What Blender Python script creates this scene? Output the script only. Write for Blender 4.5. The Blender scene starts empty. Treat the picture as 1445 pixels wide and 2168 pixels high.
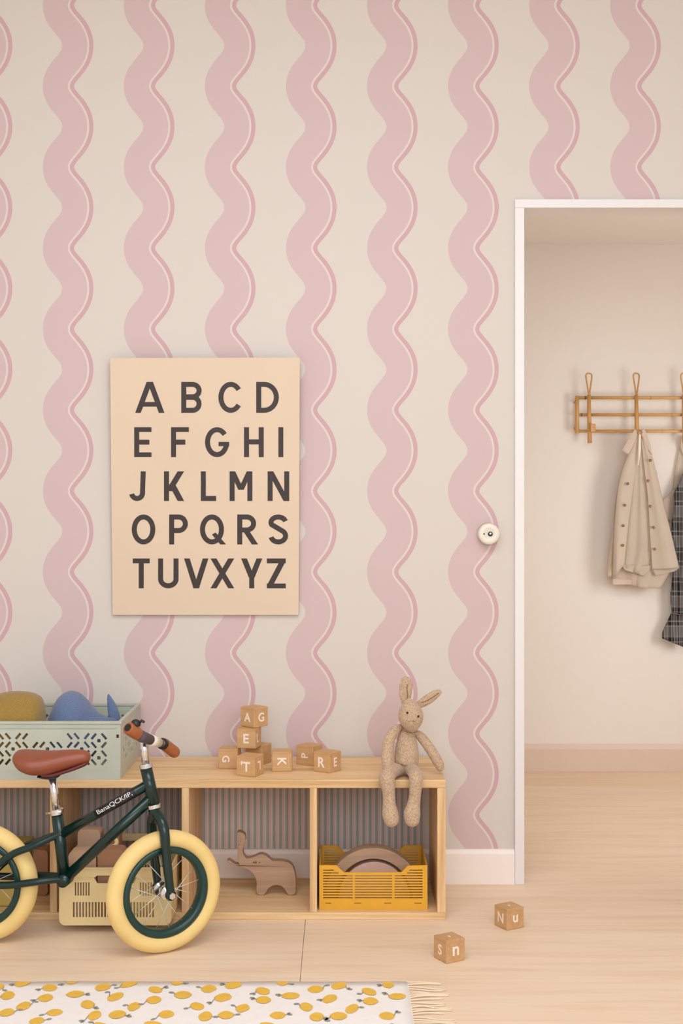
import bpy, bmesh, math, random
from mathutils import Vector, Matrix
from mathutils.geometry import tessellate_polygon
random.seed(7)
PI = math.pi
scene = bpy.context.scene
COL = scene.collection

# ------------------------------------------------------------------ camera
F, CX, CY, H, D0 = 2700.0, 722.5, 1084.0, 1.0917, 3.75     # focal length (px), centre, camera height, distance to wall
cam_d = bpy.data.cameras.new('camera')
cam_d.sensor_fit = 'HORIZONTAL'; cam_d.sensor_width = 36.0
cam_d.lens = 36.0 * F / 1445.0
cam_d.clip_start = 0.05; cam_d.clip_end = 60
cam = bpy.data.objects.new('camera', cam_d); COL.objects.link(cam)
cam.location = (0, -D0, H); cam.rotation_euler = (PI / 2, 0, 0)
scene.camera = cam

# ------------------------------------------------------------------ light
world = bpy.data.worlds.new('world'); scene.world = world
world.use_nodes = True
wb = world.node_tree.nodes['Background']
wb.inputs[0].default_value = (0.87, 0.965, 1.06, 1); wb.inputs[1].default_value = 0.86
def area(name, loc, target, sx, sy, power, col):
    l = bpy.data.lights.new(name, 'AREA'); l.shape = 'RECTANGLE'; l.size = sx; l.size_y = sy
    l.energy = power; l.color = col
    o = bpy.data.objects.new(name, l); COL.objects.link(o)
    o.location = loc
    o.rotation_euler = (Vector(target) - Vector(loc)).to_track_quat('-Z', 'Y').to_euler()
    return o
area('window_light', (0.55, -4.9, 2.0), (-0.4, 0, 0.6), 3.2, 1.6, 62, (0.87, 0.96, 1.06))
area('ceiling_bounce_fill', (-0.1, -1.9, 2.64), (-0.15, -1.3, 0), 1.8, 1.4, 37, (0.87, 0.96, 1.06))  # added lamp standing in for light bounced down off the ceiling
area('hall_light', (2.0, 0.22, 1.1), (0.85, 1.63, 1.25), 0.6, 0.8, 11.8, (0.97, 0.97, 0.96))
vs = scene.view_settings
vs.view_transform = 'Standard'; vs.look = 'None'; vs.gamma = 1.0; vs.use_curve_mapping = False
vs.exposure = 0.13

# ------------------------------------------------------------------ pixel -> world helpers (measuring only)
def W(px, py, d):
    return Vector(((px - CX) * d / F, d - D0, H - (py - CY) * d / F))
def X(px, d): return (px - CX) * d / F
def Z(py, d): return H - (py - CY) * d / F
def ray_plane(px, py, p, n):
    o = Vector((0, -D0, H)); r = Vector(((px - CX) / F, 1, -(py - CY) / F))
    return o + r * ((p - o).dot(n) / r.dot(n))

# ------------------------------------------------------------------ materials
def lin(c):
    def f(v):
        v /= 255.0
        return v / 12.92 if v <= 0.04045 else ((v + 0.055) / 1.055) ** 2.4
    return (f(c[0]), f(c[1]), f(c[2]), 1)
def new_mat(name):
    m = bpy.data.materials.new(name); m.use_nodes = True
    nt = m.node_tree
    return m, nt, nt.nodes['Principled BSDF']
def N(nt, typ, **kw):
    n = nt.nodes.new(typ)
    for k, v in kw.items(): setattr(n, k, v)
    return n
def coords(nt, scale):
    tc = N(nt, 'ShaderNodeTexCoord'); mp = N(nt, 'ShaderNodeMapping')
    nt.links.new(tc.outputs['Object'], mp.inputs[0]); mp.inputs['Scale'].default_value = scale
    return mp.outputs[0]
def ramp(nt, src, stops):
    r = N(nt, 'ShaderNodeValToRGB'); cr = r.color_ramp
    while len(cr.elements) < len(stops): cr.elements.new(0.5)
    for e, (p, c) in zip(cr.elements, stops): e.position = p; e.color = c
    nt.links.new(src, r.inputs[0]); return r.outputs[0]
def noise(nt, vec, scale, detail=3, rough=0.5, dist=0.0):
    n = N(nt, 'ShaderNodeTexNoise'); n.inputs['Scale'].default_value = scale
    n.inputs['Detail'].default_value = detail; n.inputs['Roughness'].default_value = rough
    n.inputs['Distortion'].default_value = dist
    nt.links.new(vec, n.inputs['Vector']); return n.outputs['Fac']
def bump(nt, b, h, strength, dist):
    bp = N(nt, 'ShaderNodeBump'); bp.inputs['Strength'].default_value = strength; bp.inputs['Distance'].default_value = dist
    nt.links.new(h, bp.inputs['Height']); nt.links.new(bp.outputs[0], b.inputs['Normal'])
def plain(name, c, rough=0.6, metal=0.0, var=0.05, scale=30, bstr=0.0, bscale=200, sheen=0.0, spec=0.5):
    m, nt, b = new_mat(name); v = coords(nt, (1, 1, 1))
    k = noise(nt, v, scale, 4)
    a = lin(c); lo = tuple(x * (1 - var) for x in a[:3]) + (1,); hi = tuple(min(1, x * (1 + var)) for x in a[:3]) + (1,)
    nt.links.new(ramp(nt, k, [(0.3, lo), (0.7, hi)]), b.inputs['Base Color'])
    b.inputs['Roughness'].default_value = rough; b.inputs['Metallic'].default_value = metal
    b.inputs['Specular IOR Level'].default_value = spec
    if sheen: b.inputs['Sheen Weight'].default_value = sheen
    if bstr: bump(nt, b, noise(nt, v, bscale, 3), bstr, 0.002)
    return m
def wood(name, cs, axis='X', fine=1.0, rough=0.5, stave=0.0, spec=0.4):
    """cs: three sRGB colours dark/mid/light; grain runs along axis"""
    m, nt, b = new_mat(name)
    lo, hi = 1.4 * fine, 26 * fine
    sc = {'X': (lo, hi, hi), 'Y': (hi, lo, hi), 'Z': (hi, hi, lo)}[axis]
    v = coords(nt, sc)
    n1 = noise(nt, v, 1.0, 5, 0.62, 0.6)
    col = ramp(nt, n1, [(0.30, lin(cs[0])), (0.5, lin(cs[1])), (0.72, lin(cs[2]))])
    v2 = coords(nt, tuple(s * 5 for s in sc))
    n2 = noise(nt, v2, 1.0, 2)
    mx = N(nt, 'ShaderNodeMix', data_type='RGBA', blend_type='MULTIPLY'); mx.inputs[0].default_value = 0.35
    nt.links.new(col, mx.inputs[6])
    nt.links.new(ramp(nt, n2, [(0.35, (0.72, 0.68, 0.62, 1)), (0.6, (1, 1, 1, 1))]), mx.inputs[7])
    out = mx.outputs[2]
    nt.links.new(out, b.inputs['Base Color'])
    b.inputs['Roughness'].default_value = rough; b.inputs['Specular IOR Level'].default_value = spec
    bump(nt, b, n2, 0.08, 0.001)
    return m

# wallpaper: wavy ribbons, repeat 171.5 px at the wall plane
PXM = D0 / F
def edge_table(d, side, n=18, a=20.5, P=171.4):
    """x of an offset of the wave centreline at distance d, as a function of p in 0..1 (half a repeat)"""
    def at(y):
        best = None
        for k in range(-120, 121):
            t = y + d * k / 120.0
            c = -a * (math.cos(2 * PI * t / P) - 0.032 * math.cos(6 * PI * t / P)) / 0.968
            x = c + side * math.sqrt(max(0, d * d - (y - t) ** 2))
            if best is None or side * x > side * best: best = x
        return best
    out = []; soft = 9.0 if d > 35 else (5.0 if d > 28 else 0.0)       # outer lines are drawn with rounded tips
    for i in range(n):
        q = i / (n - 1); p = q ** 1.5 if side > 0 else 1 - (1 - q) ** 1.5; y = p * P / 2
        out.append((p, sum(at(y + soft * j / 6) * (7 - abs(j)) for j in range(-6, 7)) / 49 if soft else at(y)))
    if soft:
        lift = out[0][1] - (d - a)
        out = [(p, x - lift * max(0, 1 - p * 3)) for p, x in out]
    return out
def wallpaper():
    m, nt, b = new_mat('wallpaper_wavy_stripe')
    tc = N(nt, 'ShaderNodeTexCoord'); sp = N(nt, 'ShaderNodeSeparateXYZ')
    nt.links.new(tc.outputs['Object'], sp.inputs[0])
    def math_(op, a, c=None, d=None):
        n = N(nt, 'ShaderNodeMath', operation=op)
        for i, q in enumerate((a, c, d)):
            if q is None: continue
            if isinstance(q, (int, float)): n.inputs[i].default_value = q
            else: nt.links.new(q, n.inputs[i])
        return n.outputs[0]
    x0 = (80 - CX) * PXM; px = 171.5 * PXM
    u = math_('FRACT', math_('DIVIDE', math_('SUBTRACT', sp.outputs[0], x0), px))
    z0 = H - (182.4 - CY) * PXM; pz = 171.4 * PXM
    p = math_('MULTIPLY', math_('PINGPONG', math_('DIVIDE', math_('SUBTRACT', sp.outputs[2], z0), pz), 0.5), 2.0)
    p9 = math_('MULTIPLY_ADD', p, 0.8, 0.1)
    def edge(d, side):
        fc = N(nt, 'ShaderNodeFloatCurve'); cv = fc.mapping.curves[0]
        pts = [(0.1 + 0.8 * q, (57.5 + x) / 171.5) for q, x in edge_table(d, side)]
        pts = [(0.2 - q, x) for q, x in reversed(pts) if 0.1 < q <= 0.2] + pts + [(1.8 - q, x) for q, x in reversed(pts) if 0.8 <= q < 0.9]
        cv.points[0].location = pts[0]; cv.points[1].location = pts[-1]
        for q in pts[1:-1]: cv.points.new(*q)
        fc.mapping.update()
        nt.links.new(p9, fc.inputs['Value']); return fc.outputs[0]
    gt = lambda e: math_('GREATER_THAN', u, e)
    L, R, A, B = gt(edge(26.5, -1)), gt(edge(26.5, 1)), gt(edge(30.8, 1)), gt(edge(39.8, 1))
    bg, pink, light, dark = lin((215, 203, 192)), lin((208, 181, 177)), lin((220, 204, 194)), lin((204, 166, 166))
    def mix(f, c1, c2):
        n = N(nt, 'ShaderNodeMix', data_type='RGBA'); nt.links.new(f, n.inputs[0])
        for i, q in ((6, c1), (7, c2)):
            if isinstance(q, tuple): n.inputs[i].default_value = q
            else: nt.links.new(q, n.inputs[i])
        return n.outputs[2]
    c = mix(L, bg, pink); c = mix(R, c, light); c = mix(A, c, dark); c = mix(B, c, bg)
    nt.links.new(c, b.inputs['Base Color']); b.inputs['Roughness'].default_value = 0.85
    b.inputs['Specular IOR Level'].default_value = 0.2
    return m
def striped():
    m, nt, b = new_mat('wallpaper_narrow_stripe')
    v = coords(nt, (1, 1, 1)); sp = N(nt, 'ShaderNodeSeparateXYZ'); nt.links.new(v, sp.inputs[0])
    d = N(nt, 'ShaderNodeMath', operation='DIVIDE'); d.inputs[1].default_value = 0.0188; nt.links.new(sp.outputs[0], d.inputs[0])
    fr = N(nt, 'ShaderNodeMath', operation='FRACT'); nt.links.new(d.outputs[0], fr.inputs[0])
    stops = [(0.0, lin((222, 206, 194))), (0.20, lin((200, 182, 164))), (0.28, lin((172, 172, 166))), (0.56, lin((128, 128, 120))),
             (0.62, lin((206, 194, 182))), (0.70, lin((220, 188, 172)))]
    r = N(nt, 'ShaderNodeValToRGB'); r.color_ramp.interpolation = 'CONSTANT'
    cr = r.color_ramp
    while len(cr.elements) < len(stops): cr.elements.new(0.5)
    for e, (p, c) in zip(cr.elements, stops): e.position = p; e.color = c
    nt.links.new(fr.outputs[0], r.inputs[0]); nt.links.new(r.outputs[0], b.inputs['Base Color'])
    b.inputs['Roughness'].default_value = 0.85
    return m
def plaid():
    m, nt, b = new_mat('plaid_flannel'); v = coords(nt, (1, 1, 1)); sp = N(nt, 'ShaderNodeSeparateXYZ'); nt.links.new(v, sp.inputs[0])
    def bands(out, per, stops):
        d = N(nt, 'ShaderNodeMath', operation='DIVIDE'); d.inputs[1].default_value = per; nt.links.new(out, d.inputs[0])
        fr = N(nt, 'ShaderNodeMath', operation='FRACT'); nt.links.new(d.outputs[0], fr.inputs[0])
        r = N(nt, 'ShaderNodeValToRGB'); r.color_ramp.interpolation = 'CONSTANT'; cr = r.color_ramp
        while len(cr.elements) < len(stops): cr.elements.new(0.5)
        for e, (p, g) in zip(cr.elements, stops): e.position = p; e.color = (g, g * 0.93, g * 0.86, 1)
        nt.links.new(fr.outputs[0], r.inputs[0]); return r.outputs[0]
    a = bands(sp.outputs[0], 0.062, [(0, 0.02), (0.16, 0.55), (0.21, 0.05), (0.3, 0.6), (0.36, 0.22), (0.5, 0.55), (0.55, 0.03), (0.66, 0.5), (0.72, 0.26), (0.88, 0.5), (0.93, 0.05)])
    c = bands(sp.outputs[2], 0.125, [(0, 0.015), (0.14, 0.5), (0.17, 0.02), (0.3, 0.4), (0.36, 0.3), (0.66, 0.55), (0.7, 0.03), (0.82, 0.5), (0.86, 0.04)])
    mx = N(nt, 'ShaderNodeMix', data_type='RGBA'); mx.inputs[0].default_value = 0.48
    nt.links.new(a, mx.inputs[6]); nt.links.new(c, mx.inputs[7])
    nt.links.new(mx.outputs[2], b.inputs['Base Color']); b.inputs['Roughness'].default_value = 0.9
    return m
def knit(name, c1, c2, s=1.0):
    m, nt, b = new_mat(name); v = coords(nt, (300 * s, 300 * s, 190 * s))
    vo = N(nt, 'ShaderNodeTexVoronoi'); vo.inputs['Scale'].default_value = 1.0; nt.links.new(v, vo.inputs['Vector'])
    k = noise(nt, coords(nt, (1, 1, 1)), 260 * s, 4, 0.7)
    ad = N(nt, 'ShaderNodeMath', operation='MULTIPLY_ADD'); ad.inputs[1].default_value = 0.35
    nt.links.new(vo.outputs['Distance'], ad.inputs[0]); nt.links.new(k, ad.inputs[2])
    nt.links.new(ramp(nt, ad.outputs[0], [(0.42, lin(c2)), (0.82, lin(c1))]), b.inputs['Base Color'])
    b.inputs['Roughness'].default_value = 0.95; b.inputs['Sheen Weight'].default_value = 0.25
    bump(nt, b, ad.outputs[0], 0.6, 0.0015)
    return m

M = {}
M['wallpaper'] = wallpaper()
M['striped'] = striped()
M['plaid'] = plaid()
M['white_paint'] = plain('white_paint', (232, 224, 219), 0.45, var=0.01)
M['skirting'] = plain('skirting_paint', (244, 230, 219), 0.45, var=0.01)
M['hall_skirting'] = plain('hall_skirting_paint', (226, 200, 180), 0.45, var=0.01)
M['hall_wall'] = plain('hall_wall_paint', (238, 227, 216), 0.85, var=0.01, scale=2)
M['ceiling'] = plain('ceiling_paint', (236, 232, 226), 0.85, var=0.01, scale=2)
M['side_wall'] = plain('side_wall_paint', (236, 232, 226), 0.85, var=0.01, scale=2)
M['subfloor'] = plain('floor_joint', (170, 136, 100), 0.8)
def floor_mat():
    m, nt, b = new_mat('pale_birch_floor')
    v = coords(nt, (1.1, 9, 9)); n1 = noise(nt, v, 1.0, 5, 0.6, 0.8)
    col = ramp(nt, n1, [(0.28, lin((233, 203, 171))), (0.5, lin((241, 213, 184))), (0.75, lin((244, 219, 192)))])
    n2 = noise(nt, coords(nt, (2.6, 46, 46)), 1.0, 3, 0.6, 0.5)
    n3 = noise(nt, coords(nt, (7, 60, 60)), 1.0, 2, 0.5, 0.3)
    mx = N(nt, 'ShaderNodeMix', data_type='RGBA', blend_type='MULTIPLY'); mx.inputs[0].default_value = 0.55
    nt.links.new(col, mx.inputs[6]); nt.links.new(ramp(nt, n2, [(0.36, (0.90, 0.85, 0.79, 1)), (0.52, (1, 1, 1, 1))]), mx.inputs[7])
    m2 = N(nt, 'ShaderNodeMix', data_type='RGBA', blend_type='MULTIPLY'); m2.inputs[0].default_value = 0.8
    nt.links.new(mx.outputs[2], m2.inputs[6]); nt.links.new(ramp(nt, n3, [(0.18, (0.55, 0.42, 0.3, 1)), (0.255, (1, 1, 1, 1))]), m2.inputs[7])
    nt.links.new(m2.outputs[2], b.inputs['Base Color'])
    b.inputs['Roughness'].default_value = 0.5; b.inputs['Specular IOR Level'].default_value = 0.3
    return m
M['floor'] = floor_mat()
pine = [(204, 158, 104), (233, 193, 142), (242, 208, 162)]
M['pine_x'] = wood('pine_along', pine, 'X')
M['pine_z'] = wood('pine_upright', pine, 'Z')
M['pine_y'] = wood('pine_deep', pine, 'Y')
M['block'] = wood('beech_block', [(196, 148, 98), (206, 160, 110), (214, 170, 120)], 'X', 2.0)
M['walnut'] = wood('taupe_wood', [(168, 132, 104), (182, 146, 117), (192, 157, 128)], 'X', 1.3)
M['bamboo'] = wood('bamboo', [(196, 144, 78), (214, 164, 96), (226, 180, 114)], 'X', 1.0, 0.4)
M['bamboo_z'] = wood('bamboo_upright', [(192, 140, 78), (208, 158, 94), (222, 174, 110)], 'Z', 1.0, 0.4)
M['poster'] = plain('poster_board', (221, 195, 168), 0.7, var=0.02, scale=3)
M['poster_edge'] = plain('poster_edge', (170, 140, 110), 0.7)
M['ink'] = plain('dark_brown_ink', (54, 40, 34), 0.6)
M['letter_white'] = plain('white_block_letter', (244, 226, 210), 0.6)
M['sage'] = plain('sage_plastic', (190, 190, 172), 0.45, var=0.06, scale=12)
M['mustard'] = plain('mustard_plastic', (226, 164, 42), 0.45, var=0.04)
M['cream'] = plain('cream_plastic', (234, 207, 150), 0.45, var=0.03)
M['olive_box'] = plain('olive_yellow_plastic', (206, 178, 96), 0.5, var=0.05)
M['taupe_box'] = plain('taupe_card', (196, 158, 128), 0.8, var=0.03)
M['tan_box'] = plain('tan_card', (172, 124, 92), 0.8, var=0.03)
M['pink_wood'] = plain('pinkish_wood', (206, 168, 148), 0.6, var=0.03)
M['olive_plush'] = knit('olive_plush', (166, 132, 62), (138, 106, 44), 1.6)
M['blue_plush'] = knit('blue_plush', (112, 128, 160), (86, 102, 136), 1.6)
M['bunny'] = knit('bunny_knit', (206, 174, 142), (160, 126, 96), 1.0)
M['bunny_dark'] = plain('bunny_seam', (120, 88, 64), 0.9)
M['green'] = plain('dark_green_enamel', (9, 40, 35), 0.22, var=0.06)
M['rimgreen'] = plain('rim_green_enamel', (16, 56, 50), 0.35, var=0.06)
M['tyre'] = plain('cream_rubber', (238, 204, 132), 0.7, var=0.05, scale=14, bstr=0.1, bscale=60)
M['chrome'] = plain('chrome', (225, 222, 220), 0.16, 1.0, var=0.02)
M['spoke'] = plain('bright_steel', (222, 214, 206), 0.35, 0.35, var=0.02)
M['leather'] = plain('brown_leather', (144, 74, 47), 0.42, var=0.07, scale=18)
M['leather_dark'] = plain('dark_red_leather', (104, 40, 36), 0.5)
M['grip'] = plain('tan_leather_grip', (164, 92, 48), 0.45, var=0.1)
M['black'] = plain('black_plastic', (26, 24, 26), 0.4)
M['plum'] = plain('dark_grey_pad', (86, 72, 78), 0.6)
M['offwhite'] = plain('white_decal', (236, 232, 224), 0.5)
M['ivory'] = plain('ivory_plastic', (232, 220, 200), 0.3, var=0.01)
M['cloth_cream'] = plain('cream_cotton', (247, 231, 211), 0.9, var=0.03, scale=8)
M['cloth_beige'] = plain('beige_cotton', (240, 221, 202), 0.9, var=0.03, scale=8)  # beige, slightly darker than the cream cotton
M['button'] = plain('amber_button', (142, 96, 40), 0.3)
M['rug'] = plain('rug_cotton', (246, 236, 229), 0.95, var=0.02, bstr=0.3, bscale=300)
M['lemon'] = plain('lemon_print', (233, 184, 72), 0.95, var=0.06, scale=60)
M['leaf'] = plain('grey_leaf_print', (158, 150, 134), 0.95)
M['fringe'] = plain('fringe_yarn', (238, 214, 184), 0.95)

# ------------------------------------------------------------------ object helpers
def wm(o):
    return Matrix.Identity(4) if o is None else wm(o.parent) @ o.matrix_basis
def thing(name, label, cat, loc, rz=0, group=None):
    o = bpy.data.objects.new(name, None); COL.objects.link(o); o.empty_display_size = 0.05
    o.location = loc; o.rotation_euler = (0, 0, rz); tag(o, label, cat, group); return o
def tag(o, label=None, cat=None, group=None, kind=None):
    if label: o['label'] = label
    if cat: o['category'] = cat
    if group: o['group'] = group
    if kind: o['kind'] = kind
    return o
def obj(name, bm, mat, parent=None, smooth=False, world=True, bevel=0, label=None, recenter=True):
    """bm in world coordinates (or local to the parent when world=False)"""
    bmesh.ops.recalc_face_normals(bm, faces=bm.faces)
    if parent is not None:
        if world: bm.transform(wm(parent).inverted())
    me = bpy.data.meshes.new(name)
    loc = None
    if parent is None and recenter and bm.verts:
        xs = [v.co for v in bm.verts]
        loc = Vector(((min(c.x for c in xs) + max(c.x for c in xs)) / 2, (min(c.y for c in xs) + max(c.y for c in xs)) / 2, min(c.z for c in xs)))
        bm.transform(Matrix.Translation(-loc))
    bm.to_mesh(me); bm.free()
    me.materials.append(M[mat] if isinstance(mat, str) else mat)
    if smooth:
        for p in me.polygons: p.use_smooth = True
    o = bpy.data.objects.new(name, me); COL.objects.link(o)
    if loc is not None: o.location = loc
    o.parent = parent
    if bevel:
        mo = o.modifiers.new('bevel', 'BEVEL'); mo.width = bevel; mo.segments = 2; mo.limit_method = 'ANGLE'
    if label: o['label'] = label
    return o
def box(bm, x0, x1, y0, y1, z0, z1):
    v = [bm.verts.new(c) for c in ((x0, y0, z0), (x1, y0, z0), (x1, y1, z0), (x0, y1, z0), (x0, y0, z1), (x1, y0, z1), (x1, y1, z1), (x0, y1, z1))]
    for f in ((0, 3, 2, 1), (4, 5, 6, 7), (0, 1, 5, 4), (1, 2, 6, 5), (2, 3, 7, 6), (3, 0, 4, 7)): bm.faces.new([v[i] for i in f])
    return bm
def B(*a):
    return box(bmesh.new(), *a)
def smooth_path(pts, sub=4):
    """Catmull-Rom through tuples of any length"""
    if len(pts) < 3: sub = sub
    P = [tuple(p) for p in pts]; out = []
    for i in range(len(P) - 1):
        p0 = P[max(i - 1, 0)]; p1 = P[i]; p2 = P[i + 1]; p3 = P[min(i + 2, len(P) - 1)]
        for k in range(sub):
            t = k / sub
            out.append(tuple(0.5 * (2 * b + (c - a) * t + (2 * a - 5 * b + 4 * c - d) * t * t + (-a + 3 * b - 3 * c + d) * t ** 3) for a, b, c, d in zip(p0, p1, p2, p3)))
    out.append(P[-1]); return out
def tube(bm, pts, r, n=12, cap='flat', flat=1.0, ref=None):
    """r number or list; flat scales the second frame axis; cap flat/round/none; ref direction of first frame axis"""
    pts = [Vector(p) for p in pts]; R = [r] * len(pts) if isinstance(r, (int, float)) else list(r)
    if cap == 'round':
        def ends(p, q, rad, k=4):
            d = (p - q).normalized(); return [(p + d * rad * math.sin(PI / 2 * i / k), rad * math.cos(PI / 2 * i / k)) for i in range(1, k + 1)]
        e1 = ends(pts[-1], pts[-2], R[-1]); e0 = ends(pts[0], pts[1], R[0])
        pts = [p for p, _ in reversed(e0)] + pts + [p for p, _ in e1]
        R = [max(a, 1e-4) for _, a in reversed(e0)] + R + [max(a, 1e-4) for _, a in e1]
    rings = []; u = None
    for i, p in enumerate(pts):
        t = (pts[min(i + 1, len(pts) - 1)] - pts[max(i - 1, 0)]).normalized()
        if u is None:
            u = Vector(ref) if ref is not None else (Vector((0, 0, 1)) if abs(t.z) < 0.9 else Vector((1, 0, 0)))
        u = (u - t * u.dot(t)).normalized(); w = t.cross(u)
        rings.append([bm.verts.new(p + (u * math.cos(2 * PI * k / n) + w * math.sin(2 * PI * k / n) * flat) * R[i]) for k in range(n)])
    for a, b in zip(rings, rings[1:]):
        for k in range(n): bm.faces.new((a[k], a[(k + 1) % n], b[(k + 1) % n], b[k]))
    if cap != 'none':
        bm.faces.new(rings[0][::-1]); bm.faces.new(rings[-1])
    return bm
def T(pts, r, **k): return tube(bmesh.new(), pts, r, **k)
def revolve(bm, c, axis, profile, n=32, closed=False):
    """profile: list of (radius, offset along axis)"""
    c = Vector(c); ax = Vector(axis).normalized()
    u = (Vector((0, 0, 1)) if abs(ax.z) < 0.9 else Vector((1, 0, 0))); u = (u - ax * u.dot(ax)).normalized(); w = ax.cross(u)
    rings = []
    for r, h in profile:
        if r < 1e-6: rings.append([bm.verts.new(c + ax * h)])
        else: rings.append([bm.verts.new(c + ax * h + (u * math.cos(2 * PI * k / n) + w * math.sin(2 * PI * k / n)) * r) for k in range(n)])
    pairs = list(zip(rings, rings[1:])) + ([(rings[-1], rings[0])] if closed else [])
    for a, b in pairs:
        for k in range(n):
            k2 = (k + 1) % n
            if len(a) == 1 and len(b) == 1: continue
            if len(a) == 1: bm.faces.new((a[0], b[k2], b[k]))
            elif len(b) == 1: bm.faces.new((a[k], a[k2], b[0]))
            else: bm.faces.new((a[k], a[k2], b[k2], b[k]))
    return bm
def plate(bm, outer, holes, t, mp):
    """flat plate with holes; outer/holes lists of 2D points; mp(x, y, h) -> 3D with h = 0 front, t back"""
    loops = [outer] + list(holes)
    tris = tessellate_polygon([[Vector((p[0], p[1], 0)) for p in l] for l in loops])
    flat = [p for l in loops for p in l]
    fr = [bm.verts.new(mp(p[0], p[1], 0)) for p in flat]; bk = [bm.verts.new(mp(p[0], p[1], t)) for p in flat]
    for a, b, c in tris:
        for vs_ in ((fr[a], fr[b], fr[c]), (bk[c], bk[b], bk[a])):
            try: bm.faces.new(vs_)
            except ValueError: pass
    i = 0
    for l in loops:
        n = len(l)
        for k in range(n):
            a, b = i + k, i + (k + 1) % n
            try: bm.faces.new((fr[a], fr[b], bk[b], bk[a]))
            except ValueError: pass
        i += n
    return bm
def rrect(x0, x1, y0, y1, r, k=4):
    out = []
    for cx, cy, a0 in ((x1 - r, y1 - r, 0), (x0 + r, y1 - r, 90), (x0 + r, y0 + r, 180), (x1 - r, y0 + r, 270)):
        for i in range(k + 1):
            a = math.radians(a0 + 90 * i / k); out.append((cx + r * math.cos(a), cy + r * math.sin(a)))
    return out
def rect(x0, x1, y0, y1): return [(x0, y0), (x1, y0), (x1, y1), (x0, y1)]
def loft_x(secs, d, n=20, sub=3, power=1.0):
    """sections (px, top, bottom, half depth) seen from the front at distance d -> closed body"""
    S = smooth_path(secs, sub); bm = bmesh.new(); rings = []
    for px, t, b, hd in S:
        c = W(px, (t + b) / 2, d); rz = abs(b - t) / 2 * d / F; ring = []
        for k in range(n):
            a = 2 * PI * k / n; ca, sa = math.cos(a), math.sin(a)
            ring.append(bm.verts.new(c + Vector((0, math.copysign(abs(ca) ** power, ca) * max(hd, 0.001), math.copysign(abs(sa) ** power, sa) * rz))))
        rings.append(ring)
    for a, b in zip(rings, rings[1:]):
        for k in range(n): bm.faces.new((a[k], a[(k + 1) % n], b[(k + 1) % n], b[k]))
    bm.faces.new(rings[0][::-1]); bm.faces.new(rings[-1])
    return bm
def text_mesh(body, size, extrude=0.0003, bold=0.0):
    cu = bpy.data.curves.new('text', 'FONT'); cu.body = body; cu.size = size; cu.align_x = 'CENTER'; cu.align_y = 'CENTER'; cu.extrude = extrude
    cu.resolution_u = 4; cu.offset = bold
    o = bpy.data.objects.new('text', cu); COL.objects.link(o)
    dg = bpy.context.evaluated_depsgraph_get(); me = bpy.data.meshes.new_from_object(o.evaluated_get(dg))
    bm = bmesh.new(); bm.from_mesh(me)
    bpy.data.objects.remove(o); bpy.data.curves.remove(cu); bpy.data.meshes.remove(me)
    vs_ = [v.co for v in bm.verts]
    cx = (min(v.x for v in vs_) + max(v.x for v in vs_)) / 2; cy = (min(v.y for v in vs_) + max(v.y for v in vs_)) / 2
    bm.transform(Matrix.Translation((-cx, -cy, 0)))
    return bm

# ------------------------------------------------------------------ the setting
XL, XR, YF, ZC = -2.5, 2.9, -5.2, 2.7
DXL, DXR, DZ = X(1108, D0), X(1108, D0) + 0.86, Z(442, D0)        # doorway opening
WT = 0.08
HY, HZ = 1.63, Z(518, D0 + 1.63)                                    # hall back wall, hall ceiling
bm = bmesh.new()
box(bm, XL, DXL - 0.004, 0, WT, 0, ZC); box(bm, DXL - 0.004, DXR + 0.004, 0, WT, DZ + 0.004, ZC); box(bm, DXR + 0.004, XR, 0, WT, 0, ZC)
wall_back = tag(obj('wall_back', bm, 'wallpaper', recenter=False), 'cream wallpaper wall with wavy pink vertical stripes', kind='structure')
tag(obj('wall_left', B(XL - 0.08, XL, YF, HY + 0.08, 0, ZC), 'side_wall', recenter=False), kind='structure')
tag(obj('wall_right', B(XR, XR + 0.08, YF, 0.08, 0, ZC), 'side_wall', recenter=False), kind='structure')
tag(obj('ceiling', B(XL, XR, YF, WT, ZC, ZC + 0.06), 'ceiling', recenter=False), kind='structure')
tag(obj('wall_hall', B(XL, XR + 0.5, HY, HY + 0.08, 0, ZC), 'hall_wall', recenter=False), kind='structure')
tag(obj('wall_hall_left', B(0.30, 0.38, WT, HY, 0, HZ), 'hall_wall', recenter=False), kind='structure')
tag(obj('wall_hall_right_blocker', B(XR + 0.5, XR + 0.58, 0, HY + 0.08, 0, ZC), 'hall_wall', recenter=False), kind='structure')  # unseen end wall, added to keep world light out of the hall
tag(obj('ceiling_hall', B(0.30, XR + 0.5, WT, HY, HZ, HZ + 0.06), 'hall_wall', recenter=False), kind='structure')
floor = tag(obj('floor', B(XL, XR + 0.5, YF, HY, -0.06, -0.004), 'subfloor', recenter=False), kind='structure')
SX = -0.0965                                                        # the one visible joint
for a, b_ in ((XL, SX - 0.0007), (SX + 0.0007, XR + 0.5)):
    obj('floor_panel', B(a, b_, YF, HY, -0.004, 0), 'floor', floor)
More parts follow.
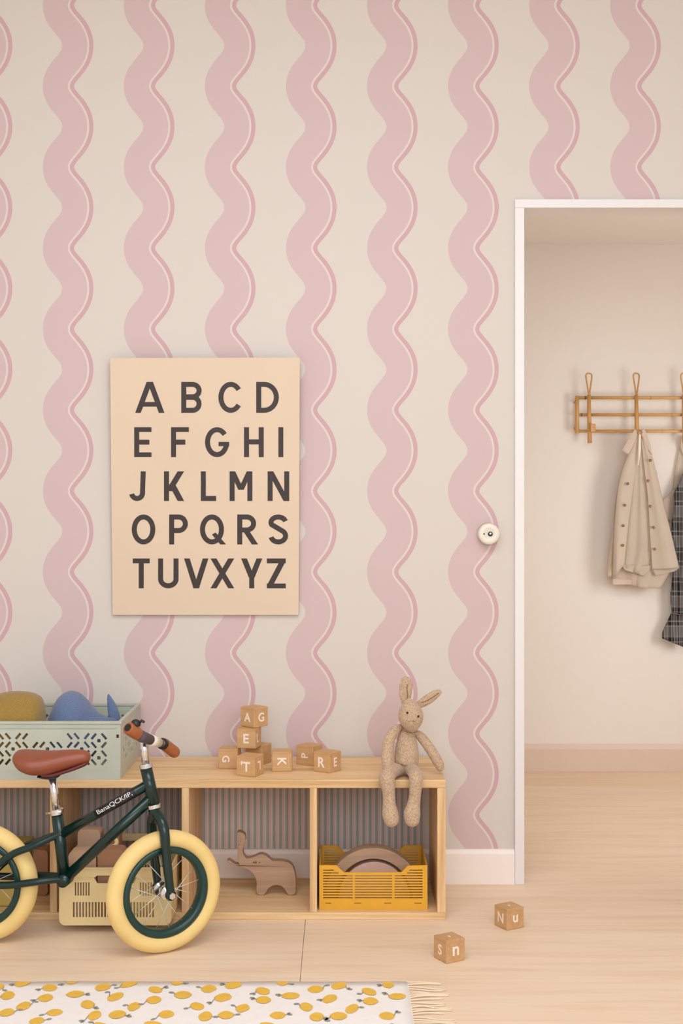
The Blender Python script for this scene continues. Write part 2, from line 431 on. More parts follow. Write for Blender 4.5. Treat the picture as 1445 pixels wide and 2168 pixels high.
# skirting boards
BZ = Z(1797, D0)
CXL = X(1088, D0)                                                   # outer edge of the door casing
bm = bmesh.new()
prof = [(0, 0), (-0.012, 0), (-0.012, BZ - 0.012), (-0.009, BZ - 0.004), (-0.006, BZ), (0, BZ)]
def skirting(name, x0, x1, y, prof, mat):
    bm = bmesh.new(); a = [bm.verts.new((x0, y + p, z)) for p, z in prof]; b = [bm.verts.new((x1, y + p, z)) for p, z in prof]
    for i in range(len(prof)):
        j = (i + 1) % len(prof); bm.faces.new((a[i], a[j], b[j], b[i]))
    bm.faces.new(a[::-1]); bm.faces.new(b)
    return tag(obj(name, bm, mat, recenter=False), kind='structure')
skirting('baseboard_back', XL, CXL - 0.0005, 0, prof, 'skirting')
HB = Z(1575, D0 + HY)
prof2 = [(0, 0), (-0.012, 0), (-0.012, HB - 0.02), (-0.007, HB - 0.006), (-0.005, HB), (0, HB)]
skirting('baseboard_hall', 0.38, XR + 0.5, HY, prof2, 'hall_skirting')
# door casing
trim = bpy.data.objects.new('trim_1', None); COL.objects.link(trim); trim.location = (DXL, 0, 0); trim['kind'] = 'structure'
CW = DXL - CXL
obj('side_casing', B(CXL, DXL, -0.014, WT + 0.012, 0, DZ), 'white_paint', trim, bevel=0.0015)
obj('side_casing', B(DXR, DXR + CW, -0.014, WT + 0.012, 0, DZ), 'white_paint', trim, bevel=0.0015)
obj('head_casing', B(CXL, DXR + CW, -0.014, WT + 0.012, DZ, Z(424, D0)), 'white_paint', trim, bevel=0.0015)

# ------------------------------------------------------------------ pine bench with open cubbies
BF, BB = -0.338, -0.013                                             # front and back
DF = D0 + BF
BX1 = X(943, DF); BTOP = Z(1651, DF); TH = 0.0225; BT = 0.020; ST = 0.019
PIT = 0.352; BX0 = BX1 - 4 * PIT - ST * 0.2
bench = thing('bench', 'long low pine bench with four open cubbies along the wallpapered wall', 'bench', ((BX0 + BX1) / 2, (BF + BB) / 2, 0))
obj('top_board', B(BX0, BX1, BF, BB, BTOP - TH, BTOP), 'pine_x', bench, bevel=0.002)
obj('bottom_board', B(BX0, BX1, BF, BB, 0, BT), 'pine_x', bench, bevel=0.002)
obj('side_panel', B(BX1 - 0.0225, BX1, BF, BB, BT, BTOP - TH), 'pine_z', bench, bevel=0.001)
obj('side_panel', B(BX0, BX0 + 0.0225, BF, BB, BT, BTOP - TH), 'pine_z', bench, bevel=0.001)
DIV = []
for pc in (663, 392, 113):
    xc = X(pc, DF); DIV.append(xc)
    obj('divider', B(xc - ST / 2, xc + ST / 2, BF, BB, BT, BTOP - TH), 'pine_z', bench, bevel=0.001)
bm = B(BX0 + 0.0225, BX1 - 0.0225 - 0.012, -0.0012, 0.0, BZ + 0.001, BTOP - TH)
o = obj('wallpaper_panel', bm, 'striped', wall_back, label='strip of narrow grey and beige striped wallpaper')

# ------------------------------------------------------------------ alphabet poster
pb = W(435, 1302, D0 - 0.012); pt = W(435, 757.5, D0 - 0.034)
pn = (pt - pb).cross(Vector((1, 0, 0))).normalized()
if pn.y > 0: pn = -pn
def on_poster(px, py, off=0.0): return ray_plane(px, py, pb, pn) + pn * off
poster = thing('poster', 'beige alphabet poster with dark brown capital letters on wavy wallpaper', 'poster', W(435, 1302, D0 - 0.012))
corners = [(238.3, 1302), (631.7, 1302), (634.3, 757), (233, 758)]
bm = bmesh.new()
fr = [bm.verts.new(on_poster(*c)) for c in corners]; bk = [bm.verts.new(on_poster(*c) - pn * 0.006) for c in corners]
bm.faces.new(fr); bm.faces.new(bk[::-1])
for i in range(4): bm.faces.new((fr[i], fr[(i + 1) % 4], bk[(i + 1) % 4], bk[i]))
obj('board', bm, 'poster', poster)

def ribbon(pts, s):
    """centreline polyline -> outline polygon of width s with mitred joins"""
    L, R = [], []; P = [Vector(p) for p in pts]
    for i, p in enumerate(P):
        d0 = (P[i] - P[i - 1]).normalized() if i else (P[1] - P[0]).normalized()
        d1 = (P[i + 1] - P[i]).normalized() if i < len(P) - 1 else d0
        n0 = Vector((-d0.y, d0.x)); n1 = Vector((-d1.y, d1.x)); m = (n0 + n1).normalized(); k = s / 2 / max(0.5, m.dot(n0))
        L.append(p + m * k); R.append(p - m * k)
    return L, R
def arc(cx, cy, rx, ry, a0, a1, n=14):
    return [(cx + rx * math.cos(math.radians(a0 + (a1 - a0) * i / n)), cy + ry * math.sin(math.radians(a0 + (a1 - a0) * i / n))) for i in range(n + 1)]
def glyph(c, w, h, s):
    """strokes: ('r', polyline) ribbons and ('p', polygon)"""
    r, p = [], []; q = s / 2
    def bar(x0, x1, y0, y1): p.append(rect(x0, x1, y0, y1))
    def diag(x0, y0, x1, y1, k=1.12):
        p.append([(x0 - q * k, y0), (x0 + q * k, y0), (x1 + q * k, y1), (x1 - q * k, y1)])
    if c == 'A': diag(q * 1.12, 0, w / 2 - .15 * q, h); diag(w - q * 1.12, 0, w / 2 + .15 * q, h); bar(w * .24, w * .76, h * .2, h * .2 + s * .9)
    elif c == 'B':
        bar(0, s, 0, h)
        m = h * .5; r.append([(s, h - q)] + arc(w * .55, (m + h - q) / 2 + q * .1, w * .33, (h - q - m) / 2 - q * .1, 90, -90) + [(s, m + q * .2)])
        r.append([(s, m)] + arc(w * .57, (m + q) / 2, w * .43 - q, (m - q) / 2, 90, -90) + [(s, q)])
    elif c == 'C': r.append(arc(w * .52, h / 2, w * .52 - q, h / 2 - q, 36, 324, 30))
    elif c == 'D': bar(0, s, 0, h); r.append([(s, h - q)] + arc(w * .35, h / 2, w * .65 - q, h / 2 - q, 90, -90, 20) + [(s, q)])
    elif c == 'E': bar(0, s, 0, h); bar(s, w, 0, s * .95); bar(s, w, h - s * .95, h); bar(s, w * .88, h * .5 - q * .95, h * .5 + q * .95)
    elif c == 'F': bar(0, s, 0, h); bar(s, w, h - s * .95, h); bar(s, w * .8, h * .5 - q, h * .5 + q)
    elif c == 'G':
        r.append(arc(w * .5, h / 2, w * .5 - q, h / 2 - q, 38, 352, 30)); bar(w * .56, w, h * .5 - s * 1.3 + q, h * .5 + q * .1)
    elif c == 'H': bar(0, s, 0, h); bar(w - s, w, 0, h); bar(s, w - s, h * .51 - q, h * .51 + q)
    elif c == 'I': bar(0, w, 0, h)
    elif c == 'J': r.append(arc(w * .46, w * .46, w * .46 - q * 1.0, w * .46 - q, 190, 360, 14) + [(w - q - w * .04, h)])
    elif c == 'K': bar(0, s, 0, h); diag(s * .95, h * .33, w - q * 1.3, h, 1.3); diag(w - q * 1.3, 0, s * 1.6, h * .56, 1.3)
    elif c == 'L': bar(0, s, 0, h); bar(s, w, 0, s)
    elif c == 'M': bar(0, s, 0, h); bar(w - s, w, 0, h); diag(w / 2, h * .38, q * 1.15, h, 1.1); diag(w / 2, h * .38, w - q * 1.15, h, 1.1)
    elif c == 'N': bar(0, s, 0, h); bar(w - s, w, 0, h); diag(w - q * 1.1, 0, q * 1.1, h, 1.15)
    elif c == 'O': r.append(arc(w / 2, h / 2, w / 2 - q, h / 2 - q, 0, 361, 36))
    elif c == 'P': bar(0, s, 0, h); r.append([(s, h - q)] + arc(w * .5, h * .69, w * .5 - q, h * .31 - q, 90, -90, 14) + [(s, h * .38 + q)])
    elif c == 'Q': v = w * .92; r.append(arc(v / 2, h / 2, v / 2 - q, h / 2 - q, 0, 361, 36)); p.append([(w * .78, 0), (w, 0.0), (w * .60, h * .40), (w * .46, h * .33)])
    elif c == 'R':
        bar(0, s, 0, h); r.append([(s, h - q)] + arc(w * .46, h * .70, w * .45 - q, h * .30 - q, 90, -90, 14) + [(s, h * .40 + q)])
        diag(w - q * 1.2, 0, w * .42, h * .46, 1.25)
    elif c == 'S':
        r.append(arc(w * .5, h * .735, w * .5 - q, h * .265 - q, 12, 215, 18)[:-1] + arc(w * .5, h * .285, w * .5 - q, h * .285 - q, 52, -168, 20))
    elif c == 'T': bar(0, w, h - s * .95, h); bar(w / 2 - q, w / 2 + q, 0, h - s * .95)
    elif c == 'U': r.append([(q, h)] + arc(w / 2, w * .46, w / 2 - q, w * .46 - q, 180, 360, 18) + [(w - q, h)])
    elif c == 'V': diag(w / 2, 0, q * 1.1, h); diag(w / 2, 0, w - q * 1.1, h)
    elif c == 'X': diag(q * 1.2, 0, w - q * 1.2, h, 1.2); diag(w - q * 1.2, 0, q * 1.2, h, 1.2)
    elif c == 'Y': bar(w / 2 - q, w / 2 + q, 0, h * .45); diag(w / 2, h * .36, q * 1.15, h, 1.15); diag(w / 2, h * .36, w - q * 1.15, h, 1.15)
    elif c == 'Z': bar(0, w, 0, s * .95); bar(0, w, h - s * .95, h); diag(q * 1.2, s * .5, w - q * 1.2, h - s * .5, 1.2)
    return r, p
rows = [((225, 440), [('A', 217, 420), ('B', 537, 678), ('C', 795, 960), ('D', 1058, 1215)]),
        ((540, 748), [('E', 210, 330), ('F', 466, 590), ('G', 702, 870), ('H', 973, 1110), ('I', 1212, 1246)]),
        ((847, 1053), [('J', 175, 295), ('K', 417, 557), ('L', 673, 779), ('M', 873, 1031), ('N', 1137, 1287)]),
        ((1147, 1355), [('O', 193, 357), ('P', 453, 583), ('Q', 667, 848), ('R', 926, 1070), ('S', 1143, 1279)]),
        ((1453, 1660), [('T', 200, 318), ('U', 376, 518), ('V', 557, 725), ('X', 740, 905), ('Y', 953, 1100), ('Z', 1131, 1263)])]
for (y0, y1), ls in rows:
    for ch, x0, x1 in ls:
        k = 3.284; ox, oy = 220 + x0 / k, 740 + y1 / k
        rb, pl = glyph(ch, (x1 - x0) / k, (y1 - y0) / k, 10.6)
        bm = bmesh.new(); off = 0.0005
        for pts in rb:
            L, R = ribbon(pts, 10.6)
            lv = [bm.verts.new(on_poster(ox + a.x, oy - a.y, off)) for a in L]; rv = [bm.verts.new(on_poster(ox + a.x, oy - a.y, off)) for a in R]
            for i in range(len(lv) - 1): bm.faces.new((lv[i], lv[i + 1], rv[i + 1], rv[i]))
            off += 0.00006
        for pg in pl:
            bm.faces.new([bm.verts.new(on_poster(ox + a[0], oy - a[1], off)) for a in pg]); off += 0.00006
        obj('letter', bm, 'ink', poster)

# ------------------------------------------------------------------ wall knob beside the door
kc = W(1032, 1130, D0)
knob = thing('wall_knob', 'round white knob with dark centre screw on wallpaper beside the doorway', 'knob', kc)
obj('mount_plate', revolve(bmesh.new(), kc, (0, -1, 0), [(0.0, 0), (0.0325, 0), (0.0325, 0.005), (0.03, 0.007), (0, 0.007)]), 'chrome', knob, True)
kb = obj('dial', revolve(bmesh.new(), kc, (0, -1, 0), [(0.029, 0.007), (0.031, 0.010), (0.031, 0.032), (0.029, 0.036), (0.024, 0.038), (0.015, 0.037), (0.012, 0.0355), (0, 0.0355)], 40), 'ivory', knob, True)
obj('screw', revolve(bmesh.new(), kc + Vector((0.003, 0, 0.0)), (0, -1, 0), [(0.0068, 0.035), (0.0068, 0.040), (0.0055, 0.041), (0, 0.0405)], 16), 'black', knob, True)
obj('screw_slot', revolve(bmesh.new(), kc + Vector((0.003, 0, 0.001)), (0, -1, 0), [(0.003, 0.040), (0.003, 0.0418), (0, 0.0418)], 12), 'chrome', knob)
obj('index_mark', revolve(bmesh.new(), kc + Vector((-0.015, 0, 0.0)), (0, -1, 0), [(0.0022, 0.036), (0.0022, 0.0385), (0, 0.0385)], 10), 'black', knob)

# ------------------------------------------------------------------ alphabet blocks
S = 0.055
def block(px, d, zb, alpha, left, right, label, group, top=None, mat='block'):
    """alpha: turn in degrees; left / right: (text, turn, size) on the two faces seen"""
    psi = math.atan((px - CX) / F); rz = -math.radians(alpha) - psi
    t = thing('alphabet_block', label, 'toy block', (X(px, d), d - D0, zb), rz, group)
    obj('cube', B(-S / 2, S / 2, -S / 2, S / 2, 0, S), mat, t, world=False, bevel=0.0018)
    face = {'l': Matrix.Translation((0, -S / 2 - 0.0002, S / 2)) @ Matrix.Rotation(PI / 2, 4, 'X'),
            'r': Matrix.Translation((S / 2 + 0.0002, 0, S / 2)) @ Matrix.Rotation(PI / 2, 4, 'Z') @ Matrix.Rotation(PI / 2, 4, 'X'),
            't': Matrix.Translation((0, 0, S + 0.0002))}
    for f, spec in (('l', left), ('r', right), ('t', top)):
        if not spec: continue
        body, turn, size = spec[:3]; dx, dz = spec[3] if len(spec) > 3 else (0, 0)
        bm = text_mesh(body, size, bold=size * .022); bm.transform(Matrix.Translation((dx, dz, 0)) @ Matrix.Rotation(math.radians(turn), 4, 'Z'))
        bm.transform(face[f]); obj('letter', bm, 'letter_white', t, world=False)
    return t
GB, GF = 'alphabet blocks on the bench', 'alphabet blocks on the floor'
block(486, 3.585, BTOP, 10, ('G', -90, .028, (-.006, .0)), None, 'light wooden block with a sideways letter, left foot of the block tower', GB)
block(547, 3.645, BTOP, 30, None, None, 'light wooden block without visible letter, right rear foot of the block tower', GB)
block(527, 3.592, BTOP + S + .0004, 18, ('E', 0, .036), ('L', 0, .034, (-.007, 0)), 'light wooden block lettered E and L in the middle of the tower', GB)
block(538, 3.612, BTOP + 2 * S + .0008, 45, ('A', 0, .034), ('G', 0, .034), 'light wooden block lettered A and G on top of the tower', GB)
block(529, 3.478, BTOP, 27, ("'T", 0, .036), ('L', 180, .034), 'light wooden block lettered T standing in front of the block tower', GB)
block(597, 3.545, BTOP, 2, ('K', -90, .033), None, 'light wooden block showing one sideways K on the bench', GB)
block(655, 3.632, BTOP, 31, ('P', 90, .030), None, 'light wooden block with a sideways P behind the R and E block', GB)
block(692.5, 3.532, BTOP, 36, ('R', 0, .038), ('E', 0, .034), 'light wooden block lettered R and E on the bench', GB)
block(1077, 3.361, 0, 53, ('N', 0, .036), ('u', 0, .038), 'light wooden block lettered N on the floor nearer the doorway', GF, ('-', 0, .03))
block(950.5, 3.116, 0, 55, ('S', 0, .034), ('n', 0, .044), 'light wooden block lettered S and n on the floor nearer the rug', GF, ('-', 0, .03))

# ------------------------------------------------------------------ sage crate on the bench
SD = D0 - 0.334                                                     # front panel
sx1 = X(255, SD); sx0 = sx1 - 0.392; sz0 = BTOP; sz1 = Z(1532, SD); sy0 = SD - D0; sy1 = -0.014
crate = thing('storage_crate', 'sage green plastic crate with diamond cut pattern holding plush toys', 'crate', ((sx0 + sx1) / 2, (sy0 + sy1) / 2, sz0))
scx = (sx0 + sx1) / 2; u = 3.415 / F / 4.817
def slot(cx, cy, l, w, a):
    ca, sa = math.cos(a), math.sin(a)
    return [(cx + ca * x - sa * y, cy + sa * x + ca * y) for x, y in ((-l / 2, -w / 2), (l / 2, -w / 2), (l / 2, w / 2), (-l / 2, w / 2))]
def diamonds(width, full=False):
    holes = []; n = int(width / 2 / (175 * u))
    for c in range(-n, n + 1):
        x = c * 175 * u
        for cy in ((715, 890) if c % 2 else (625, 800, 975)):
            for sx_, sy_ in ((-1, -1), (1, -1), (-1, 1), (1, 1)):
                yy = cy + sy_ * 44
                if yy < 640 or yy > 975: continue
                if abs(c * 175 + sx_ * 52) < 200 and yy < 720 and not full: continue
                holes.append(slot(x + sx_ * 52 * u, sz1 - (yy - 540) * u, 76 * u, 25 * u, math.radians(50 * (-1 if sx_ == sy_ else 1)) * -1 if False else math.radians(-50 if sx_ * sy_ < 0 else 50)))
            if 640 < cy < 975 and not (abs(c) < 2 and cy < 720):
                holes.append(rrect(x - 18 * u, x + 18 * u, sz1 - (cy - 540) * u - 18 * u, sz1 - (cy - 540) * u + 18 * u, 8 * u, 2))
    return holes
hw = (sx1 - sx0) / 2
flip = [[(x, y) for x, y in h] for h in diamonds(2 * hw - 0.05)]
obj('front_panel', plate(bmesh.new(), rect(-hw, hw, sz0, sz1), flip, 0.004, lambda x, y, h: Vector((scx + x, sy0 + h, y))), 'sage', crate)
obj('back_panel', plate(bmesh.new(), rect(-hw, hw, sz0, sz1), flip, 0.004, lambda x, y, h: Vector((scx + x, sy1 - h, y))), 'sage', crate)
dep = (sy1 - sy0) / 2; scy = (sy0 + sy1) / 2
sholes = [h for h in diamonds(2 * dep - 0.07, True)]
for sgn in (-1, 1):
    obj('side_panel', plate(bmesh.new(), rect(-dep + .0041, dep - .0041, sz0, sz1), [h for h in sholes], 0.004, lambda x, y, h, s=sgn: Vector((scx + s * (hw - h), scy + x, y))), 'sage', crate)
obj('base', B(sx0 + .0045, sx1 - .0045, sy0 + .0045, sy1 - .0045, sz0, sz0 + 0.004), 'sage', crate)
bm = bmesh.new(); rw = 0.007
box(bm, sx0 - .003, sx1 + .003, sy0 - .004, sy0 + rw, sz1, sz1 + .006); box(bm, sx0 - .003, sx1 + .003, sy1 - rw, sy1 + .001, sz1, sz1 + .006)
box(bm, sx0 - .003, sx0 + rw, sy0 + rw, sy1 - rw, sz1, sz1 + .006); box(bm, sx1 - rw, sx1 + .003, sy0 + rw, sy1 - rw, sz1, sz1 + .006)
obj('rim', bm, 'sage', crate)
bm = bmesh.new(); box(bm, sx0 + .004, sx1 - .01, sy0 - .003, sy0, sz1 - 0.012, sz1 - 0.009); box(bm, sx0, sx1, sy0 - .003, sy0, sz0, sz0 + 0.024)
obj('rib', bm, 'sage', crate)
obj('corner_notch', B(sx1 - .011, sx1 - .0045, sy0 - .0006, sy0, Z(1562, SD), Z(1555, SD)), 'black', crate)

# plush toys in the crate
wd = 3.60
whale = thing('plush_whale', 'blue knitted plush whale with upright tail in the sage crate', 'plush toy', W(160, 1616, wd))
secs = [(101, 1529, 1552, .008), (104, 1517, 1585, .032), (112, 1500, 1606, .06), (124, 1476, 1612, .082), (145, 1463, 1616, .09), (163, 1465, 1616, .087), (180, 1478, 1612, .077),
        (195, 1497, 1606, .062), (210, 1510, 1588, .046), (228, 1518, 1565, .03), (242, 1518, 1550, .022), (252, 1524, 1540, .01)]
obj('body', loft_x(secs, wd), 'blue_plush', whale, True)
tl = smooth_path([(246, 1530, 10), (240, 1508, 11.5), (235, 1490, 8.5), (231, 1477, 4.5), (229.5, 1471, 1.8)], 3)
obj('tail_fin', T([W(a, b, wd) for a, b, c in tl], [c * wd / F for a, b, c in tl], flat=0.5, cap='round', ref=(1, 0, 0)), 'blue_plush', whale, True)
e = W(127, 1521.5, wd - 0.077)
obj('eye', T([e + Vector((-.004, 0, .003)), e + Vector((.003, 0, -.001))], 0.0016, cap='round', n=8), 'black', whale, True)
od = 3.50
secs = [(93.5, 1500, 1560, .012), (90.5, 1487, 1590, .04), (82, 1474, 1612, .063), (62, 1465, 1627, .072), (38, 1463, 1631, .075), (12, 1465, 1631, .075), (-8, 1472, 1624, .07), (-15, 1486, 1606, .05), (-20, 1508, 1580, .015)]
tag(obj('plush_toy', loft_x(secs, od, power=0.85), 'olive_plush', smooth=True), 'olive brown rounded plush toy beside the whale in the sage crate', 'plush toy')

# ------------------------------------------------------------------ mustard crate in the right cubby
md = 3.434; k7 = lambda x: 640 + x / 4.516; j7 = lambda y: 1740 + y / 4.516
def crate_plate_mustard(d, dashes=True):
    bm = bmesh.new()
    P = lambda x, y: (X(k7(x), md), Z(j7(y), md))
    outer = [(P(160, 845)[0], BT + .0003), (P(1195, 845)[0], BT + .0003), P(1192, 415), P(1005, 420), P(945, 482), P(395, 484), P(325, 417), P(160, 415)]
    holes = []
    for i in range(11):
        y = 463 + i * 26.3
        for a, b_ in ((197, 480), (500, 856), (880, 1147)):
            if i < 1: a, b_ = (a, 300) if a < 400 else ((1020, 1147) if a > 870 else (0, 0))
            elif i < 2: a, b_ = (a, 345) if a < 400 else ((1000, 1147) if a > 870 else (0, 0))
            if b_ > a:
                (x0, z0), (x1, z1) = P(a, y + 5.6), P(b_, y - 5.6); holes.append(rect(x0, x1, z0, z1))
    if dashes:
        for a, b_ in ((218, 272), (495, 560), (780, 848), (1067, 1137)):
            (x0, z0), (x1, z1) = P(a, 781), P(b_, 774); holes.append(rect(x0, x1, z0, z1))
    return plate(bm, outer, holes, 0.004, lambda x, y, h: Vector((x, d - D0 + h, y)))
mx0, mx1 = X(k7(160), md), X(k7(1195), md); mz1 = Z(j7(415), md); mb = 3.644
mz0 = BT + 0.0003
mc = thing('storage_crate', 'mustard yellow slatted plastic crate with a wooden arch inside', 'crate', ((mx0 + mx1) / 2, (md + mb) / 2 - D0, mz0))
obj('front_panel', crate_plate_mustard(md), 'mustard', mc)
obj('back_panel', crate_plate_mustard(mb - 0.004), 'mustard', mc)
hz = [rect(md - D0 + 0.03, (md + mb) / 2 - D0 - .01, mz0 + .03 + i * .0115, mz0 + .034 + i * .0115) for i in range(7)] + [rect((md + mb) / 2 - D0 + .01, mb - D0 - .03, mz0 + .03 + i * .0115, mz0 + .034 + i * .0115) for i in range(7)]
for s_, xx in ((1, mx0), (-1, mx1)):
    obj('side_panel', plate(bmesh.new(), rect(md - D0 + .0042, mb - D0 - .0042, mz0, mz1), hz, 0.004, lambda x, y, h, s=s_, q=xx: Vector((q + s * h, x, y))), 'mustard', mc)
obj('base', B(mx0 + .0042, mx1 - .0042, md - D0 + .0042, mb - D0 - .0042, mz0, mz0 + .004), 'mustard', mc)
# arch and half round inside it
ad_ = 3.50
def arch(cx, r0, r1, zb, d, th, mat, sx=1.0, sz=1.0):
    pts = [(cx + sx * r1 * math.cos(a), zb + sz * r1 * math.sin(a)) for a in [PI * i / 28 for i in range(29)]]
    if r0 > 0: pts += [(cx + sx * r0 * math.cos(a), zb + sz * r0 * math.sin(a)) for a in [PI - PI * i / 28 for i in range(29)]]
    return plate(bmesh.new(), pts, [], th, lambda x, y, h: Vector((x, d - D0 + h, y)))
zb = mz0 + 0.005
acx = 0.0878
rtop = Z(1795, ad_) - zb
tag(obj('wooden_arch', arch(acx, rtop - 0.030, rtop, zb, ad_, 0.045, 'walnut', sx=0.94, sz=1.0), 'walnut', smooth=False, bevel=0.002), 'taupe wooden toy arch standing in the mustard crate', 'toy arch')
tag(obj('half_round', arch(acx + .002, 0, rtop - 0.040, zb, ad_ + 0.004, 0.036, 'pink_wood', sx=0.94, sz=1.0), 'pink_wood', bevel=0.002), 'pinkish wooden half round lying under the arch in the mustard crate', 'toy block')

# ------------------------------------------------------------------ wooden elephant
ed = 3.565
ept = [(70, 612), (110, 600), (200, 665), (275, 680), (252, 600), (250, 480), (262, 370), (298, 270), (275, 225), (232, 178), (245, 150), (285, 143), (335, 165), (372, 205), (378, 280), (345, 360), (330, 440), (345, 520), (385, 570), (440, 572), (520, 545), (600, 508), (650, 508), (710, 530), (760, 575), (810, 612), (900, 612), (990, 620),
       (1070, 640), (1130, 690), (1165, 770), (1185, 880), (1188, 1000), (1185, 1120), (1165, 1150), (1075, 1160), (1050, 1145), (1010, 1075), (960, 1020), (880, 1000), (800, 1015), (740, 1060), (700, 1130), (680, 1155), (610, 1163), (570, 1150), (548, 1100), (555, 960), (535, 890), (480, 800), (420, 755), (330, 720), (220, 690), (120, 665)]
eo = []
for x, y in ept: eo.append((X(470 + x / 7.605, ed), Z(1740 + y / 7.605, ed)))
low = min(p[1] for p in eo); eo = [(x, z - low + BT + 0.0003) for x, z in eo]
el = thing('wooden_elephant', 'flat cut taupe wooden elephant with raised trunk in the bench cubby', 'toy elephant', (X(560, ed), ed - D0 + .014, BT + .0003))
obj('body', plate(bmesh.new(), eo, [], 0.030, lambda x, y, h: Vector((x, ed - D0 + h, y))), 'walnut', el, bevel=0.0016)
ez = Z(1740 + 632 / 7.605, ed) - low + BT
for dx, r_ in ((540, .0034), (506, .0026), (600, .002)):
    obj('eye' if dx == 540 else 'eye_corner', revolve(bmesh.new(), (X(470 + dx / 7.605, ed), ed - D0, ez), (0, -1, 0), [(r_, 0), (r_ * .8, .0005), (0, .0006)], 12), 'bunny_dark', el)

# ------------------------------------------------------------------ cream crate pulled out of its cubby
cd = 3.305; cb = 3.66; ka = lambda x: 100 + x / 5.16; ja = lambda y: 1720 + y / 5.16
PA = lambda x, y: (X(ka(x), cd), Z(ja(y), cd))
cx0, cx1 = X(125, cd), X(362.5, cd); cz0 = BT + 0.0003; cz1 = Z(1837, cd)
cc = thing('storage_crate', 'cream plastic crate with barcode-like slots, standing behind the bicycle', 'crate', ((cx0 + cx1) / 2, (cd + cb) / 2 - D0, cz0))
def cream_plate(d, sgn=1):
    o_ = rrect(cx0, cx1, cz0, cz1 + 0.02, 0.016, 5); o_ = [(x, min(z, cz1)) for x, z in o_]
    seen = []; [seen.append(p) for p in o_ if p not in seen]
    holes = []
    for x0, x1, n, y0, y1 in ((300, 475, 6, 765, 910), (1010, 1185, 6, 765, 910), (280, 690, 12, 980, 1145), (735, 1180, 13, 980, 1145)):
        st = (x1 - x0) / n
        for i in range(n):
            (a, z0), (b_, z1) = PA(x0 + i * st, y1), PA(x0 + i * st + st * .56, y0); holes.append(rect(a, b_, z0, z1))
    holes.append([PA(*p) for p in ((510, 715), (545, 690), (940, 690), (975, 715), (940, 775), (545, 775))])
    return plate(bmesh.new(), seen, holes, 0.004, lambda x, y, h: Vector((x, d - D0 + h, y)))
obj('front_panel', cream_plate(cd), 'cream', cc); obj('back_panel', cream_plate(cb - .004), 'cream', cc)
for s_, xx in ((1, cx0), (-1, cx1)):
    hs = [rect(cd - D0 + .06 + i * .011, cd - D0 + .066 + i * .011, cz0 + .035, cz0 + .065) for i in range(20)]
    obj('side_panel', plate(bmesh.new(), rect(cd - D0 + .0042, cb - D0 - .0042, cz0 + .012, cz1), hs, 0.004, lambda x, y, h, s=s_, q=xx: Vector((q + s * h, x, y))), 'cream', cc)
obj('base', B(cx0 + .008, cx1 - .008, cd - D0 + .0042, cb - D0 - .0042, cz0, cz0 + .004), 'cream', cc)
bm = bmesh.new(); zr = PA(0, 715)[1]
box(bm, cx0 + .004, PA(505, 0)[0], cd - D0 - .0022, cd - D0, zr - .001, zr + .001); box(bm, PA(980, 0)[0], cx1 - .004, cd - D0 - .0022, cd - D0, zr - .001, zr + .001)
box(bm, cx0 - .001, cx1 + .001, cd - D0 - .002, cd - D0, cz1 - .004, cz1)
obj('rib', bm, 'cream', cc)
def rbox(name, px0, px1, ytop, d, th, mat, label, cat, zb_=cz0 + .0045):
    x0, x1, z1 = X(px0, d), X(px1, d), Z(ytop, d)
    o = obj(name, plate(bmesh.new(), [(x, z) for x, z in rrect(x0, x1, zb_, z1, 0.012, 4)], [], th, lambda x, y, h: Vector((x, d - D0 + h, y))), mat, bevel=0.002)
    return tag(o, label, cat)
rbox('wooden_block', 145, 203, 1803, 3.318, .05, 'taupe_box', 'rounded taupe wooden block, lowest one inside the cream crate', 'toy block')
rbox('wooden_block', 206, 262, 1799, 3.32, .05, 'tan_box', 'rounded tan wooden block next to the taupe one in the cream crate', 'toy block')
rbox('wooden_block', 164, 212, 1757, 3.46, .05, 'taupe_box', 'tall taupe wooden block behind the lower blocks in the cream crate', 'toy block')
rbox('wooden_block', 216, 252, 1766, 3.46, .05, 'tan_box', 'tall tan wooden block behind the cream ring in the cream crate', 'toy block')
rc = W(232, 1782, 3.395)
tag(obj('toy_ring', revolve(bmesh.new(), rc + Vector((0, 0.01, -.0035)), (0.2, -0.5, 0.85), [(.017 + .0055 * math.cos(2 * PI * i / 10), .0055 * math.sin(2 * PI * i / 10)) for i in range(10)], 28, True), 'cream', smooth=True), 'small cream toy ring lying on blocks in the cream crate', 'ring')
# things in the far left cubby
lx0, lx1 = BX0 + .03, X(40, 3.5)
ol = thing('storage_box', 'olive yellow plastic box in the cubby behind the rear wheel', 'box', ((lx0 + lx1) / 2, 3.56 - D0, BT + .0003))
obj('body', B(lx0, lx1, 3.46 - D0, 3.66 - D0, BT + .0003, Z(1822, 3.46)), 'olive_box', ol, bevel=.006)
obj('lid', B(lx0 - .004, lx1 + .004, 3.455 - D0, 3.665 - D0, Z(1822, 3.46) + .0002, Z(1810, 3.46)), 'olive_box', ol, bevel=.004)
rbox('wooden_block', 70, 101, 1800, 3.56, .06, 'tan_box', 'tan wooden block beside the olive yellow box in the cubby', 'toy block', BT + .0003)

